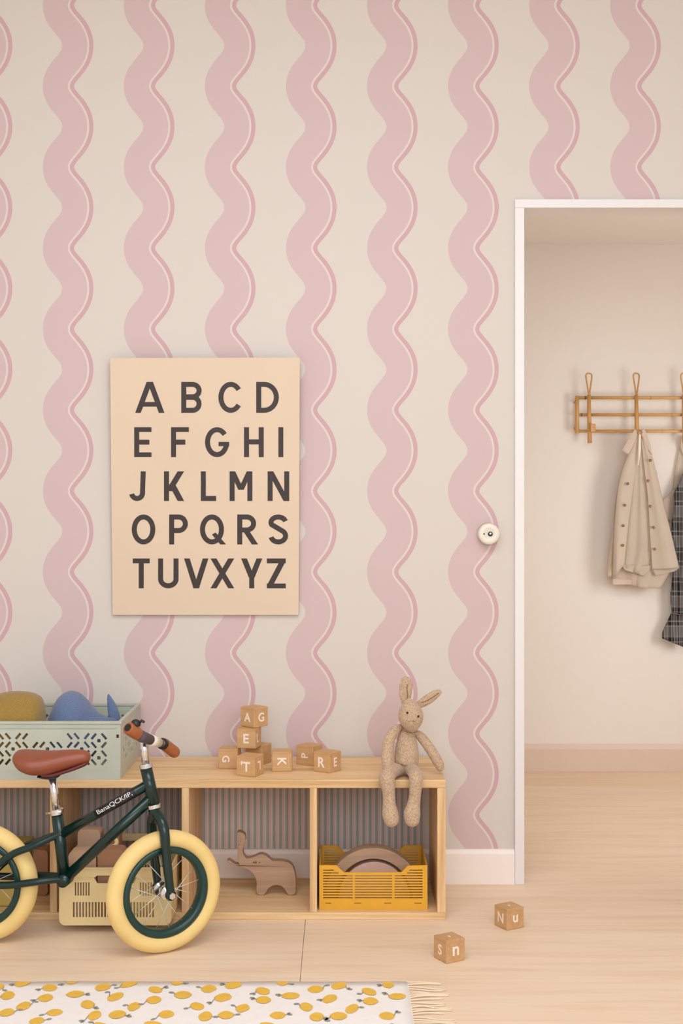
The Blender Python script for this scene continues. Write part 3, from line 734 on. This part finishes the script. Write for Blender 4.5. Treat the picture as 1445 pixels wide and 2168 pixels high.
# ------------------------------------------------------------------ balance bicycle
Cf = Vector((X(347, 3.166), 3.166 - D0, 0.151)); Cr = Vector((X(-40, 3.243), 3.243 - D0, 0.151))
bd = (Cf - Cr); bd.z = 0; bd.normalize(); bn = Vector((bd.y, -bd.x, 0))          # bn points to the camera side
if bn.y > 0: bn = -bn
def Pb(px, py, off=0.0): return ray_plane(px, py, Cf, bn) + bn * off
bike = thing('balance_bike', 'dark green balance bike with cream tyres and brown saddle parked at the bench', 'bicycle', ((Cf.x + Cr.x) / 2, (Cf.y + Cr.y) / 2, 0))
th = math.radians(31); nf = Vector((math.sin(th), -math.cos(th), 0))             # front wheel axle, camera side
def wheel(name, C, ax, spin):
    R0, rt = 0.151, 0.0215
    w = obj(name, revolve(bmesh.new(), C, ax, [(R0 - rt + rt * math.cos(2 * PI * i / 18), rt * 1.08 * math.sin(2 * PI * i / 18)) for i in range(18)], 72, True), 'tyre', bike, True, label='cream rubber tyre')
    pr = [(.112, -.016), (.112, .016), (.106, .0185), (.097, .0165), (.094, .010), (.094, -.010), (.097, -.0165), (.106, -.0185)]
    obj('rim', revolve(bmesh.new(), C, ax, pr, 72, True), 'rimgreen', w, True)
    h = [(0, -.036), (.0045, -.036), (.0045, -.026), (.018, -.025), (.019, -.021), (.018, -.018), (.009, -.016), (.009, .016), (.018, .018), (.019, .021), (.018, .025), (.0045, .026), (.0045, .036), (0, .036)]
    obj('hub', revolve(bmesh.new(), C, ax, h, 28), 'chrome', w, True)
    a = Vector(ax).normalized(); up = Vector((0, 0, 1)); sd = a.cross(up)
    for i in range(16):
        t = 2 * PI * i / 16 + spin; s_ = 1 if i % 2 else -1; t2 = t + (0.9 if (i // 2) % 2 else -0.9)
        p0 = C + (up * math.cos(t2) + sd * math.sin(t2)) * .016 + a * s_ * .021; p1 = C + (up * math.cos(t) + sd * math.sin(t)) * .0955
        obj('spoke', T([p0, p1], 0.0009, n=6), 'spoke', w, True)
    return w
wheel('front_wheel', Cf, nf, 0.15); wheel('rear_wheel', Cr, bn, 0.3)
G = 'green'
px2m = 3.19 / F
fr_ = []
obj('seat_tube', T([Pb(121, 1722), Pb(137, 1862)], .0148, n=20), G, bike, True)
obj('bottom_joint', T([Pb(138, 1862, .02), Pb(138, 1862, -.02)], .0155, n=20), G, bike, True)
obj('top_tube', T([Pb(128, 1767), Pb(312, 1662)], .0125, n=18), G, bike, True)
obj('down_tube', T([Pb(138, 1860), Pb(320, 1690)], .0135, n=18), G, bike, True)
obj('head_tube', T([Pb(309, 1626), Pb(326, 1704)], .0150, n=20), G, bike, True)
for s_ in (1, -1):
    a = [Pb(131, 1764, s_ * .004), Pb(112, 1771, s_ * .012), Pb(75, 1787, s_ * .030), Pb(30, 1806, s_ * .038), Cr + bn * s_ * .041]
    obj('seat_stay', T(smooth_path(a, 4), .0092, n=14, cap='round'), G, bike, True)
    a = [Pb(137, 1858, s_ * .010), Pb(112, 1859, s_ * .018), Pb(75, 1861, s_ * .032), Pb(30, 1865, s_ * .038), Cr + bn * s_ * .041 + Vector((0, 0, .004))]
    obj('chain_stay', T(smooth_path(a, 4), .0092, n=14, cap='round'), G, bike, True)
    A = Pb(329, 1722)
    a = [A + nf * s_ * .004 + Vector((0, 0, .004)), A + nf * s_ * .022 + Vector((.004, 0, -.010)), A + nf * s_ * .040 + Vector((.006, 0, -.036)), Cf + nf * s_ * .040 + (A - Cf) * .45, Cf + nf * s_ * .0395 + Vector((0, 0, .010))]
    obj('fork_blade', T(smooth_path(a, 5), [.0135] * 8 + [.0125] * 5 + [.0115] * 5 + [.0105] * 3, n=16, cap='round'), G, bike, True)
    obj('dropout', T([Cf + nf * s_ * .036, Cf + nf * s_ * .045], .013, n=16), G, bike, True)
    obj('axle_nut', T([Cf + nf * s_ * .045, Cf + nf * s_ * .053], .0085, n=6), 'chrome', bike)
    obj('axle_nut', T([Cr + bn * s_ * .046, Cr + bn * s_ * .054], .0085, n=6), 'chrome', bike)
obj('fork_crown', T([Pb(326.5, 1711), Pb(330, 1727)], [.0155, .0165], n=20), G, bike, True)
def collar(p0, p1, r, name='collar'):
    obj(name, T([p0, p1], r, n=24), 'chrome', bike, False, bevel=.001)
collar(Pb(307.7, 1617), Pb(309.2, 1626), .0165); collar(Pb(325.5, 1703), Pb(327, 1711), .0168)
collar(Pb(119.5, 1713), Pb(121.3, 1724), .0172, 'seat_clamp')
obj('clamp_bolt', T([Pb(100, 1722, .006), Pb(134, 1716, .012)], .004, n=10), 'chrome', bike, True)
obj('seat_post', T([Pb(110, 1642), Pb(120.5, 1718)], .0102, n=18), 'chrome', bike, True)
obj('stem', T([Pb(303, 1560), Pb(308.5, 1622)], .0098, n=18), 'chrome', bike, True)
bar = [W(271, 1541, 3.09), W(299, 1559, 3.125), W(325, 1569, 3.18), W(348, 1576, 3.225), W(366, 1590, 3.25)]
bs = smooth_path([tuple(p) for p in bar], 5)
obj('handlebar', T(bs, .0085, n=14), 'chrome', bike, True)
gdir = (bar[1] - bar[0]).normalized()
g1 = obj('grip', T([bar[0] - gdir * .001, bar[0] + gdir * .012, bar[0] + gdir * .040], [.0150, .0160, .0152], n=24), 'grip', bike, True, bevel=.002, label='tan leather handlebar grip')
obj('grip_cap', T([bar[0] - gdir * .003, bar[0] - gdir * .0008], .0095, n=20), 'black', g1)
g2 = obj('grip', T(smooth_path([tuple(bar[3] - (bar[4] - bar[3]) * .05), tuple(bar[3] + (bar[4] - bar[3]) * .5), tuple(bar[4] + (bar[4] - bar[3]) * .15)], 4), .0148, n=20, cap='round'), 'grip', bike, True, label='tan leather handlebar grip')
obj('grip_ring', T([bar[2] + (bar[3] - bar[2]) * .75, bar[2] + (bar[3] - bar[2]) * .98], .0145, n=20), 'black', g2)
obj('handlebar_pad', T([bar[0] + gdir * .042, bar[1], bar[1] + (bar[2] - bar[1]) * .72], [.0138, .0142, .0128], n=20), 'plum', bike, True)
obj('pad_ring', T([bar[1] + (bar[2] - bar[1]) * .74, bar[1] + (bar[2] - bar[1]) * .98, bar[2] + (bar[3] - bar[2]) * .5], [.0142, .0138, .0115], n=20), 'ivory', bike, True)
bl = bar[0] + gdir * .022 + Vector((.004, 0, .016))
bell = obj('bell', revolve(bmesh.new(), bl, (0.3, 0, 1), [(0, 0), (.012, 0), (.0125, .004), (.010, .010), (.005, .0135), (0, .0145)], 20), 'black', bike, True)
obj('bell_lever', T([bl + Vector((.008, 0, .004)), bl + Vector((.016, -.002, .011)), bl + Vector((.020, -.002, .008))], .0034, n=8, cap='round'), 'black', bell, True)
# saddle
ssec = [(32, 1596, 1603, .02), (36, 1590, 1615, .045), (48, 1588, 1630, .060), (66, 1588.5, 1638, .066), (86, 1589.5, 1640, .064), (110, 1590, 1637, .052), (135, 1588, 1630, .038), (160, 1587, 1622, .028), (178, 1588.5, 1616, .022), (188, 1593, 1612, .016), (191, 1600, 1607, .006)]
sdz = (Pb(110, 1610) - Vector((0, -D0, H))).y
sb = loft_x(ssec, sdz, n=24)
saddle = obj('saddle', sb, 'leather', bike, True, label='smooth brown leather saddle')
ssec = [(92, 1630, 1644, .030), (110, 1630, 1645, .030), (135, 1626, 1638, .028), (160, 1618, 1630, .022), (182, 1610, 1621, .014), (188, 1608, 1614, .006)]
obj('saddle_underside', loft_x(ssec, sdz, n=16), 'leather_dark', saddle, True)
obj('saddle_clamp', loft_x([(82, 1640, 1645, .02), (100, 1640, 1649, .022), (118, 1639, 1648, .02), (128, 1638, 1642, .012)], sdz, n=12), 'black', saddle, True)
# decal lettering on the top tube
a, b_ = Pb(207, 1721, .0128), Pb(286, 1676, .0128); dr = (b_ - a).normalized(); up = bn.cross(dr)
if up.z < 0: up = -up
mtx = Matrix((( dr.x, up.x, bn.x, 0), (dr.y, up.y, bn.y, 0), (dr.z, up.z, bn.z, 0), (0, 0, 0, 1)))
bm = text_mesh('BanaQCK/lP,', .0185, .0002)
xs = [v.co.x for v in bm.verts]; bm.transform(Matrix.Diagonal((0.104 / (max(xs) - min(xs)), 0.85, 1, 1)))
mid = (a + b_) / 2
dec = obj('decal', T([Pb(204, 1723.5), Pb(289, 1675)], .01265, n=24), 'black', bike, True, label='black band on the top tube')
bm.transform(Matrix.Translation(mid + up * .001 + bn * .0004) @ mtx)
obj('lettering', bm, 'offwhite', dec, label='white irregular lettering')

# ------------------------------------------------------------------ knitted bunny on the bench
kx = lambda x: 760 + x / 5.86; ky = lambda y: 1410 + y / 5.86
bun = thing('plush_bunny', 'tan knitted plush bunny sitting on the bench end with legs hanging', 'plush toy', W(862, 1640, 3.48))
m_px = 3.46 / F / 5.86
def limb(name, pts, parent=bun, mat='bunny', flat=1.0, sub=4, n=20, ref=None):
    """pts (crop x, crop y, depth, radius in crop px)"""
    S_ = smooth_path(pts, sub)
    return obj(name, T([W(kx(a), ky(b), d) for a, b, d, r in S_], [r * d / F / 5.86 for a, b, d, r in S_], n=n, cap='round', flat=flat, ref=ref), mat, parent, True)
limb('body', [(600, 800, 3.485, 85), (590, 900, 3.482, 118), (590, 1040, 3.478, 145), (585, 1170, 3.474, 153), (578, 1230, 3.472, 140), (570, 1253, 3.471, 102)])
hp = [(612 + 52 * t, 400 + 422 * t, 3.462 - .012 * t, max(2, 157 * math.sin(PI * t ** 1.06) ** 0.60)) for t in [.006 + .988 * (0.5 - 0.5 * math.cos(PI * i / 20)) for i in range(21)]]
head = limb('head', hp, sub=1, n=28)
er = limb('ear', [(572, 440, 3.482, 52), (570, 370, 3.484, 72), (577, 290, 3.486, 82), (583, 225, 3.486, 80), (580, 195, 3.486, 66)], flat=0.42, ref=(1, 0, 0))
def seam(pts, parent, r=3.5):
    S_ = smooth_path([(a, b, d) for a, b, d in pts], 4)
    return obj('seam', T([W(kx(a), ky(b), d) for a, b, d in S_], r * 3.45 / F / 5.86, n=8, cap='round'), 'bunny_dark', parent, True)
seam([(600, 400, 3.4625), (598, 330, 3.4648), (592, 270, 3.4660), (598, 225, 3.4665)], er, 4.5)
er2 = limb('ear', [(735, 485, 3.474, 44), (800, 447, 3.474, 58), (870, 402, 3.474, 62), (940, 352, 3.474, 54), (980, 328, 3.474, 42)], flat=0.5, ref=(0.5, 0, 1))
seam([(770, 455, 3.4570), (850, 425, 3.4555), (930, 375, 3.4565), (985, 335, 3.4620)], er2, 4.5)
limb('arm', [(500, 760, 3.475, 40), (440, 800, 3.470, 62), (375, 910, 3.462, 70), (350, 1050, 3.452, 74), (350, 1170, 3.440, 76), (352, 1255, 3.428, 68)])
limb('arm', [(700, 820, 3.485, 38), (765, 880, 3.484, 58), (850, 985, 3.482, 64), (930, 1110, 3.476, 66), (985, 1210, 3.470, 62), (1003, 1255, 3.468, 52)])
limb('leg', [(500, 1285, 3.460, 75), (420, 1303, 3.426, 84), (345, 1375, 3.386, 98), (352, 1470, 3.378, 90), (368, 1600, 3.380, 78), (372, 1720, 3.378, 82), (385, 1830, 3.372, 102), (398, 1900, 3.368, 98)])
limb('leg', [(620, 1280, 3.460, 75), (670, 1306, 3.428, 84), (700, 1370, 3.386, 86), (700, 1480, 3.378, 82), (690, 1610, 3.380, 74), (672, 1730, 3.378, 84), (655, 1830, 3.372, 105), (655, 1900, 3.368, 96)])
for x, y, d in ((597, 580, 3.4202), (733, 624, 3.4248)):
    c = W(kx(x), ky(y), d)
    e_ = obj('eye', revolve(bmesh.new(), c, (0.05, -1, 0), [(0, -.003), (.0026, -.002), (.0030, 0), (.0024, .0016), (0, .0024)], 14), 'black', head, True)
seam([(620, 690, 3.4175), (650, 682, 3.4172), (700, 690, 3.4225)], head, 2.2)
seam([(540, 800, 3.434), (600, 822, 3.430), (660, 832, 3.431), (720, 815, 3.437)], head, 4)

# ------------------------------------------------------------------ coat rack in the hall
rd = D0 + HY - 0.045
kr = lambda x: 1200 + x / 5.898; jr = lambda y: 770 + y / 5.898
rack = thing('coat_rack', 'bamboo coat rack with looped hooks on the hall wall', 'coat rack', (X(1396, rd), HY - 0.02, Z(916, rd)))
REND = 1580
def rail(y0, y1, x0):
    c0, c1 = W(x0, (y0 + y1) / 2, rd), W(REND, (y0 + y1) / 2, rd); r = (y1 - y0) / 2 * rd / F
    bm = T([c0, c1], r, n=12)
    return obj('rail', bm, 'bamboo', rack, True)
for y0, y1, x0, knots in ((838.7, 845.5, 1217, (1237, 1277, 1375)), (875, 881.5, 1226, (1229, 1285, 1420)), (909.5, 916, 1217, (1300, 1400))):
    rl = rail(y0, y1, x0)
    for kx_ in knots:
        r = (y1 - y0) / 2 * rd / F
        obj('knot', T([W(kx_, (y0 + y1) / 2, rd), W(kx_ + 2.2, (y0 + y1) / 2, rd)], r * 1.12, n=12), 'bunny_dark' if kx_ in (1237, 1229) else 'bamboo_z', rl, True)
for xe in (1221, REND - 4):
    obj('end_post', T([W(xe, 838, rd), W(xe, 917, rd)], .0078, n=12), 'bamboo_z', rack, True)
    for yy in (850, 905):
        c = W(xe, yy, rd); obj('wall_mount', T([c, Vector((c.x, HY, c.z))], .006, n=10), 'bamboo_z', rack, True)
for i in range(4):
    hx = 1246.5 + i * 100.3
    h = obj('hook_post', T([W(hx - .6, 836, rd - .016), W(hx, 880, rd - .016), W(hx + 1.2, 938, rd - .02)], [.0075, .0085, .0092], n=12), 'bamboo_z', rack, True)
    lp = [(hx - 0.5, 838), (hx - 4, 815), (hx - 7, 797), (hx - 4.5, 791), (hx - .5, 790.5), (hx + 4, 792), (hx + 5.5, 798), (hx + 3, 818), (hx + .5, 838)]
    obj('loop', T([W(a, b, rd - .018) for a, b in smooth_path(lp, 4)], .0033, n=10), 'bamboo_z', h, True)
    p = W(hx + 6, 928 if i == 1 else 915, rd - .03); obj('peg', B(p.x - .010, p.x + .012, p.y - (.002 if i == 1 else .02), p.y + .012, p.z, p.z + .034), 'bamboo_z', h, bevel=.003)

# ------------------------------------------------------------------ clothes on the rack
kj = lambda x: 1170 + x / 3.389; jj = lambda y: 760 + y / 3.389
jd = D0 + HY
def cloth(name, left, right, d0, mat, parent, folds=2.0, amp=0.006, phase=0.0, rows_=28, cols=14, th=0.003, bulge=0.0, conv=(kj, jj)):
    """sheet between a left and a right edge line (crop px), hanging at distance d0 with vertical folds"""
    def resample(pts):
        S_ = smooth_path(pts, 8); L = [0]
        for a, b in zip(S_, S_[1:]): L.append(L[-1] + math.dist(a, b))
        out = []
        for i in range(rows_ + 1):
            t = L[-1] * i / rows_; j = max(k for k in range(len(L)) if L[k] <= t + 1e-9); j = min(j, len(S_) - 2)
            f = (t - L[j]) / max(1e-9, L[j + 1] - L[j]); out.append(tuple(a + (b - a) * f for a, b in zip(S_[j], S_[j + 1])))
        return out
    A, Bq = resample(left), resample(right); bm = bmesh.new(); g = []
    for i in range(rows_ + 1):
        row = []
        for j in range(cols + 1):
            s = j / cols; x = A[i][0] * (1 - s) + Bq[i][0] * s; y = A[i][1] * (1 - s) + Bq[i][1] * s
            v = i / rows_
            dd = d0 - amp * math.sin(2 * PI * folds * s + phase) * (0.4 + 0.6 * v) - bulge * math.sin(PI * s) * (0.3 + .7 * v)
            row.append(bm.verts.new(W(conv[0](x), conv[1](y), dd)))
        g.append(row)
    for i in range(rows_):
        for j in range(cols): bm.faces.new((g[i][j], g[i + 1][j], g[i + 1][j + 1], g[i][j + 1]))
    bmesh.ops.solidify(bm, geom=bm.faces[:], thickness=th)
    return obj(name, bm, mat, parent, True)
jk = thing('jacket', 'cream cotton jacket with amber buttons hanging from a bamboo hook', 'jacket', W(kj(640), jj(1640), jd - .09))
hb = jd - .112
cloth('back_panel', [(600, 560), (500, 780), (452, 1000), (432, 1300), (428, 1615)], [(660, 560), (735, 800), (800, 1100), (850, 1400), (775, 1648)], hb + .022, 'cloth_beige', jk, 3, .008, bulge=.01)
cloth('sleeve', [(520, 800), (455, 1000), (430, 1200), (400, 1420), (384, 1555)], [(560, 800), (520, 1000), (480, 1200), (462, 1420), (450, 1572)], hb + .030, 'cloth_cream', jk, 1, .006)
cloth('sleeve', [(690, 800), (720, 1100), (640, 1480), (600, 1560), (600, 1640)], [(740, 800), (800, 1080), (850, 1400), (850, 1500), (770, 1648)], hb + .012, 'cloth_cream', jk, 1.5, .006, bulge=.012)
cloth('lining', [(600, 575), (575, 850), (545, 1100), (520, 1350), (505, 1490)], [(645, 575), (660, 850), (690, 1150), (705, 1400), (650, 1560)], hb - .004, 'cloth_cream', jk, 2, .007, bulge=.012)
lf = cloth('front_panel', [(605, 545), (525, 720), (475, 880), (450, 1080), (436, 1300), (428, 1575)], [(622, 560), (598, 760), (572, 950), (545, 1150), (524, 1350), (512, 1475)], hb - .014, 'cloth_cream', jk, 1, .004, bulge=.016)
cloth('hem_band', [(428, 1577), (427, 1600), (428, 1622)], [(560, 1580), (566, 1605), (568, 1618)], hb - .004, 'cloth_cream', jk, 1, .003, rows_=6)
rf_ = cloth('front_panel', [(632, 575), (652, 760), (680, 1000), (695, 1250), (712, 1510)], [(655, 560), (712, 700), (755, 880), (795, 1060), (845, 1240), (905, 1500)], hb - .014, 'cloth_cream', jk, 1.3, .005, phase=2.6, bulge=.018)
cloth('hem_band', [(712, 1512), (720, 1530), (735, 1556)], [(905, 1500), (895, 1508), (870, 1525)], hb - .010, 'cloth_beige', jk, 1, .003, rows_=5)
cloth('lining_hem', [(505, 1475), (500, 1490), (515, 1515)], [(705, 1478), (690, 1520), (650, 1556)], hb - .012, 'cloth_cream', jk, 1, .003, rows_=6)
cloth('collar', [(588, 500), (545, 570), (495, 655)], [(612, 530), (580, 610), (540, 686)], hb - .020, 'cloth_cream', jk, .5, .003, rows_=12)
cloth('collar', [(630, 520), (645, 570), (665, 620)], [(655, 498), (690, 590), (712, 690)], hb - .020, 'cloth_cream', jk, .5, .003, rows_=12)
obj('placket', T([W(kj(a), jj(b), hb - .028) for a, b in ((622, 545), (620, 640), (612, 760))], [.0045, .006, .002], n=10, cap='round'), 'cloth_cream', jk, True)
obj('hanging_loop', T([W(kj(605), jj(530), hb - .024), W(kj(620), jj(555), hb - .028), W(kj(640), jj(525), hb - .024), W(kj(620), jj(512), hb - .02), W(kj(605), jj(530), hb - .024)], .0012, n=8), 'bunny_dark', jk, True)
bts = [(537, 895), (516, 1049), (505, 1196), (502, 1337), (699, 728), (682, 874), (698, 1056), (722, 1208), (729, 1363)]
for x, y in bts:
    c = W(kj(x), jj(y), hb - .034 if x < 600 else hb - .0335)
    obj('button', revolve(bmesh.new(), c, (0, -1, 0), [(.0058, -.003), (.0058, .001), (.004, .0022), (0, .0018)], 12), 'button', jk, True)

k6 = lambda x: 1380 + x / 4.43; j6 = lambda y: 900 + y / 4.43
un = thing('cream_garment', 'plain cream garment hanging behind the black plaid shirt', 'garment', W(1450, 1170, jd - .06))
cloth('body', [(283, 105), (262, 180), (245, 260), (215, 420), (190, 600), (185, 760), (190, 1100)], [(330, 100), (380, 200), (400, 300), (420, 430), (430, 620), (430, 780), (430, 1100)], jd - .016, 'cloth_cream', un, 2, .006, conv=(k6, j6))
cloth('sleeve', [(200, 590), (140, 670), (95, 725), (110, 900)], [(300, 600), (280, 680), (260, 740), (230, 900)], jd - .026, 'cloth_beige', un, 1, .004, conv=(k6, j6), rows_=14)
cloth('neckband', [(284, 100), (264, 170), (270, 225), (290, 290)], [(300, 100), (330, 170), (330, 225), (340, 290)], jd - .030, 'cloth_cream', un, .5, .002, conv=(k6, j6), rows_=12)
ps = thing('plaid_shirt', 'black and white plaid flannel shirt hanging at the end of the rack', 'shirt', W(1450, 1370, jd - .09))
cloth('sleeve', [(288, 455), (240, 560), (203, 640), (208, 720), (195, 850), (170, 1000), (205, 1150), (190, 1400), (170, 1600), (180, 1760)], [(420, 440), (400, 560), (385, 700), (380, 850), (370, 1000), (365, 1150), (350, 1400), (340, 1600), (320, 1760)][:9] + [(330, 1790)], jd - .060, 'plaid', ps, 2.2, .008, bulge=.02, conv=(k6, j6), rows_=36)
cloth('cuff', [(175, 1765), (140, 1840), (95, 1940), (92, 2000)], [(335, 1790), (330, 1880), (320, 1980), (310, 2090)], jd - .062, 'plaid', ps, 2, .006, bulge=.012, conv=(k6, j6), rows_=14)
cloth('body', [(330, 250), (330, 500), (320, 900), (320, 1400), (330, 1900)], [(420, 250), (560, 500), (640, 900), (680, 1400), (700, 1900)], jd - .040, 'plaid', ps, 3, .008, conv=(k6, j6))

# ------------------------------------------------------------------ rug with printed lemons and fringe
ry1 = D0 * 0 + (H * F / (2080 - CY)) - D0; ry0 = ry1 - 0.95; rx1 = X(864, 2.955); rx0 = -1.75
rug = thing('rug', 'white cotton rug printed with yellow lemons, fringed at its end', 'rug', ((rx0 + rx1) / 2, (ry0 + ry1) / 2, 0))
RZ = 0.004
bm = bmesh.new(); nx, ny = 60, 24; g = []
for j in range(ny + 1):
    g.append([bm.verts.new((rx0 + (rx1 - rx0) * i / nx, ry0 + (ry1 - ry0) * j / ny - 0.006 * (i / nx) * (j == ny) + (0.0015 * math.sin(i * 1.3) if j == ny else 0), RZ + 0.0006 * math.sin(i * .9) * math.sin(j * 1.1))) for i in range(nx + 1)])
for j in range(ny):
    for i in range(nx): bm.faces.new((g[j][i], g[j][i + 1], g[j + 1][i + 1], g[j + 1][i]))
r_ = bmesh.ops.extrude_face_region(bm, geom=bm.faces[:])
for v in [q for q in r_['geom'] if isinstance(q, bmesh.types.BMVert)]: v.co.z = 0.0002
obj('rug_cloth', bm, 'rug', rug, True)
def fl(px, py): return Vector((X(px, H * F / (py - CY)), H * F / (py - CY) - D0, 0))
lem = [(0, 223, 24, 30, 0), (145, 198, 40, 40, -15), (50, 277, 40, 44, 10), (316, 228, 42, 38, 25), (463, 181, 40, 38, 0), (290, 293, 44, 40, 5), (480, 268, 52, 34, 10), (655, 224, 44, 40, -5), (820, 203, 40, 44, -30), (736, 285, 42, 46, -15), (990, 240, 38, 38, 30), (980, 305, 44, 40, 5), (1130, 189, 38, 36, 0), (1165, 273, 50, 38, 8), (1330, 234, 44, 40, 0), (1420, 290, 50, 44, -10),
       (150, 345, 40, 44, 0), (42, 386, 46, 38, 0), (348, 386, 46, 34, 12), (560, 335, 40, 44, 20), (602, 404, 38, 46, 0), (852, 348, 36, 42, -5), (748, 398, 50, 40, 0), (1060, 398, 46, 38, 8), (1255, 346, 40, 40, 20), (1308, 410, 40, 46, 0), (1440, 402, 46, 38, 10), (235, 440, 44, 36, 0)]
lem += [(1445 + a, b, c, d, e_) for a, b, c, d, e_ in ((40, 210, 46, 40, -15), (228, 248, 40, 40, 25), (355, 194, 34, 32, 0), (232, 305, 44, 38, 5), (405, 278, 52, 34, 8), (565, 237, 46, 38, -5), (715, 215, 42, 40, -25), (655, 298, 40, 46, -20), (905, 252, 38, 40, 25), (915, 313, 44, 38, 0), (1028, 209, 34, 34, 0), (1085, 283, 52, 32, 10), (100, 358, 40, 40, -10), (20, 402, 46, 36, 0), (325, 404, 46, 36, 8), (505, 350, 38, 42, 10), (572, 413, 42, 42, 0), (712, 408, 50, 38, 0), (797, 362, 36, 46, -15), (1020, 408, 46, 38, 6))]
cells = []
for a, b, w_, h_, an in lem:
    p = fl(a / 3.0104, 2020 + b / 3.0104); s_ = (p.y + D0) / F / 3.0104
    cells.append((p.x, p.y, w_ * s_, h_ * s_ * 4.0, math.radians(an)))
# the print repeats over the part of the rug below and beside the picture
rep = [c for c in cells]
for c in rep:
    for k in (1, 2, 3):
        cells.append((c[0] - 0.02 * k, c[1] - 0.245 * k, c[2], c[3], c[4] + k))
    if c[0] < -0.3: cells.append((c[0] - 0.62, c[1], c[2], c[3], c[4])); cells.append((c[0] - 0.62, c[1] - .245, c[2], c[3], c[4])); cells.append((c[0] - 0.62, c[1] - .49, c[2], c[3], c[4]))
bl_, bf_ = bmesh.new(), bmesh.new(); rnd = random.Random(3); placed = []
for (x, y, w_, h_, an) in cells:
    if not (rx0 + .02 < x < rx1 - .012 and ry0 + .03 < y): continue
    if any(math.hypot(x - a, y - b) < .042 for a, b in placed): continue
    placed.append((x, y))
    zz = RZ + 0.0011
    pts = []
    for i in range(18):
        t = 2 * PI * i / 18; k = 1 + .12 * abs(math.cos(t)) ** 6 + rnd.uniform(-.05, .05)
        a, b = math.cos(t) * w_ * k, math.sin(t) * h_ * .42 * (1 + rnd.uniform(-.05, .05))
        pts.append((x + a * math.cos(an) - b * math.sin(an), min(y + a * math.sin(an) + b * math.cos(an), ry1 - .009), zz))
    bl_.faces.new([bl_.verts.new(p) for p in pts])
    sg = rnd.choice((-1, 1)); lx, ly = x + sg * w_ * 1.25, y + rnd.uniform(-.5, .5) * h_
    ly = min(ly, ry1 - .022); da = rnd.uniform(-.6, .6)
    stem = [(x + sg * w_ * .95, min(y, ry1 - .02)), (lx, ly)]
    L, R = ribbon(stem, .0022)
    bf_.faces.new([bf_.verts.new((q.x, q.y, zz + .0001)) for q in (L[0], L[1], R[1], R[0])])
    for q in range(rnd.choice((1, 2))):
        ang = da + q * 1.1; ll, lw = .006, .0030
        bf_.faces.new([bf_.verts.new((lx + sg * (ll * math.cos(ang) * (1 + math.cos(t)) / 1.0) - lw * math.sin(ang) * math.sin(t), min(ly + sg * ll * math.sin(ang) * (1 + math.cos(t)) + lw * 1.6 * math.cos(ang) * math.sin(t), ry1 - .008), zz + .0002)) for t in [2 * PI * i / 10 for i in range(10)]])
tag(obj('lemon_print', bl_, 'lemon', rug), kind='stuff'); tag(obj('leaf_print', bf_, 'leaf', rug), kind='stuff')
nt_ = 70
for i in range(nt_):
    y = ry1 - .008 - (ry1 - ry0 - .016) * i / (nt_ - 1); L_ = rnd.uniform(.06, .095); a = rnd.uniform(-.012, .012)
    pts = smooth_path([(rx1 - .004, y, RZ * .8), (rx1 + L_ * .3, y + a, .004), (rx1 + L_ * .65, y + a * 1.7 + rnd.uniform(-.004, .004), .0026), (rx1 + L_, y + a * 2 + rnd.uniform(-.006, .006), .0022)], 4)
    obj('tassel', T(pts, [.0021] * (len(pts) - 2) + [.0018, .0012], n=7), 'fringe', rug, True)
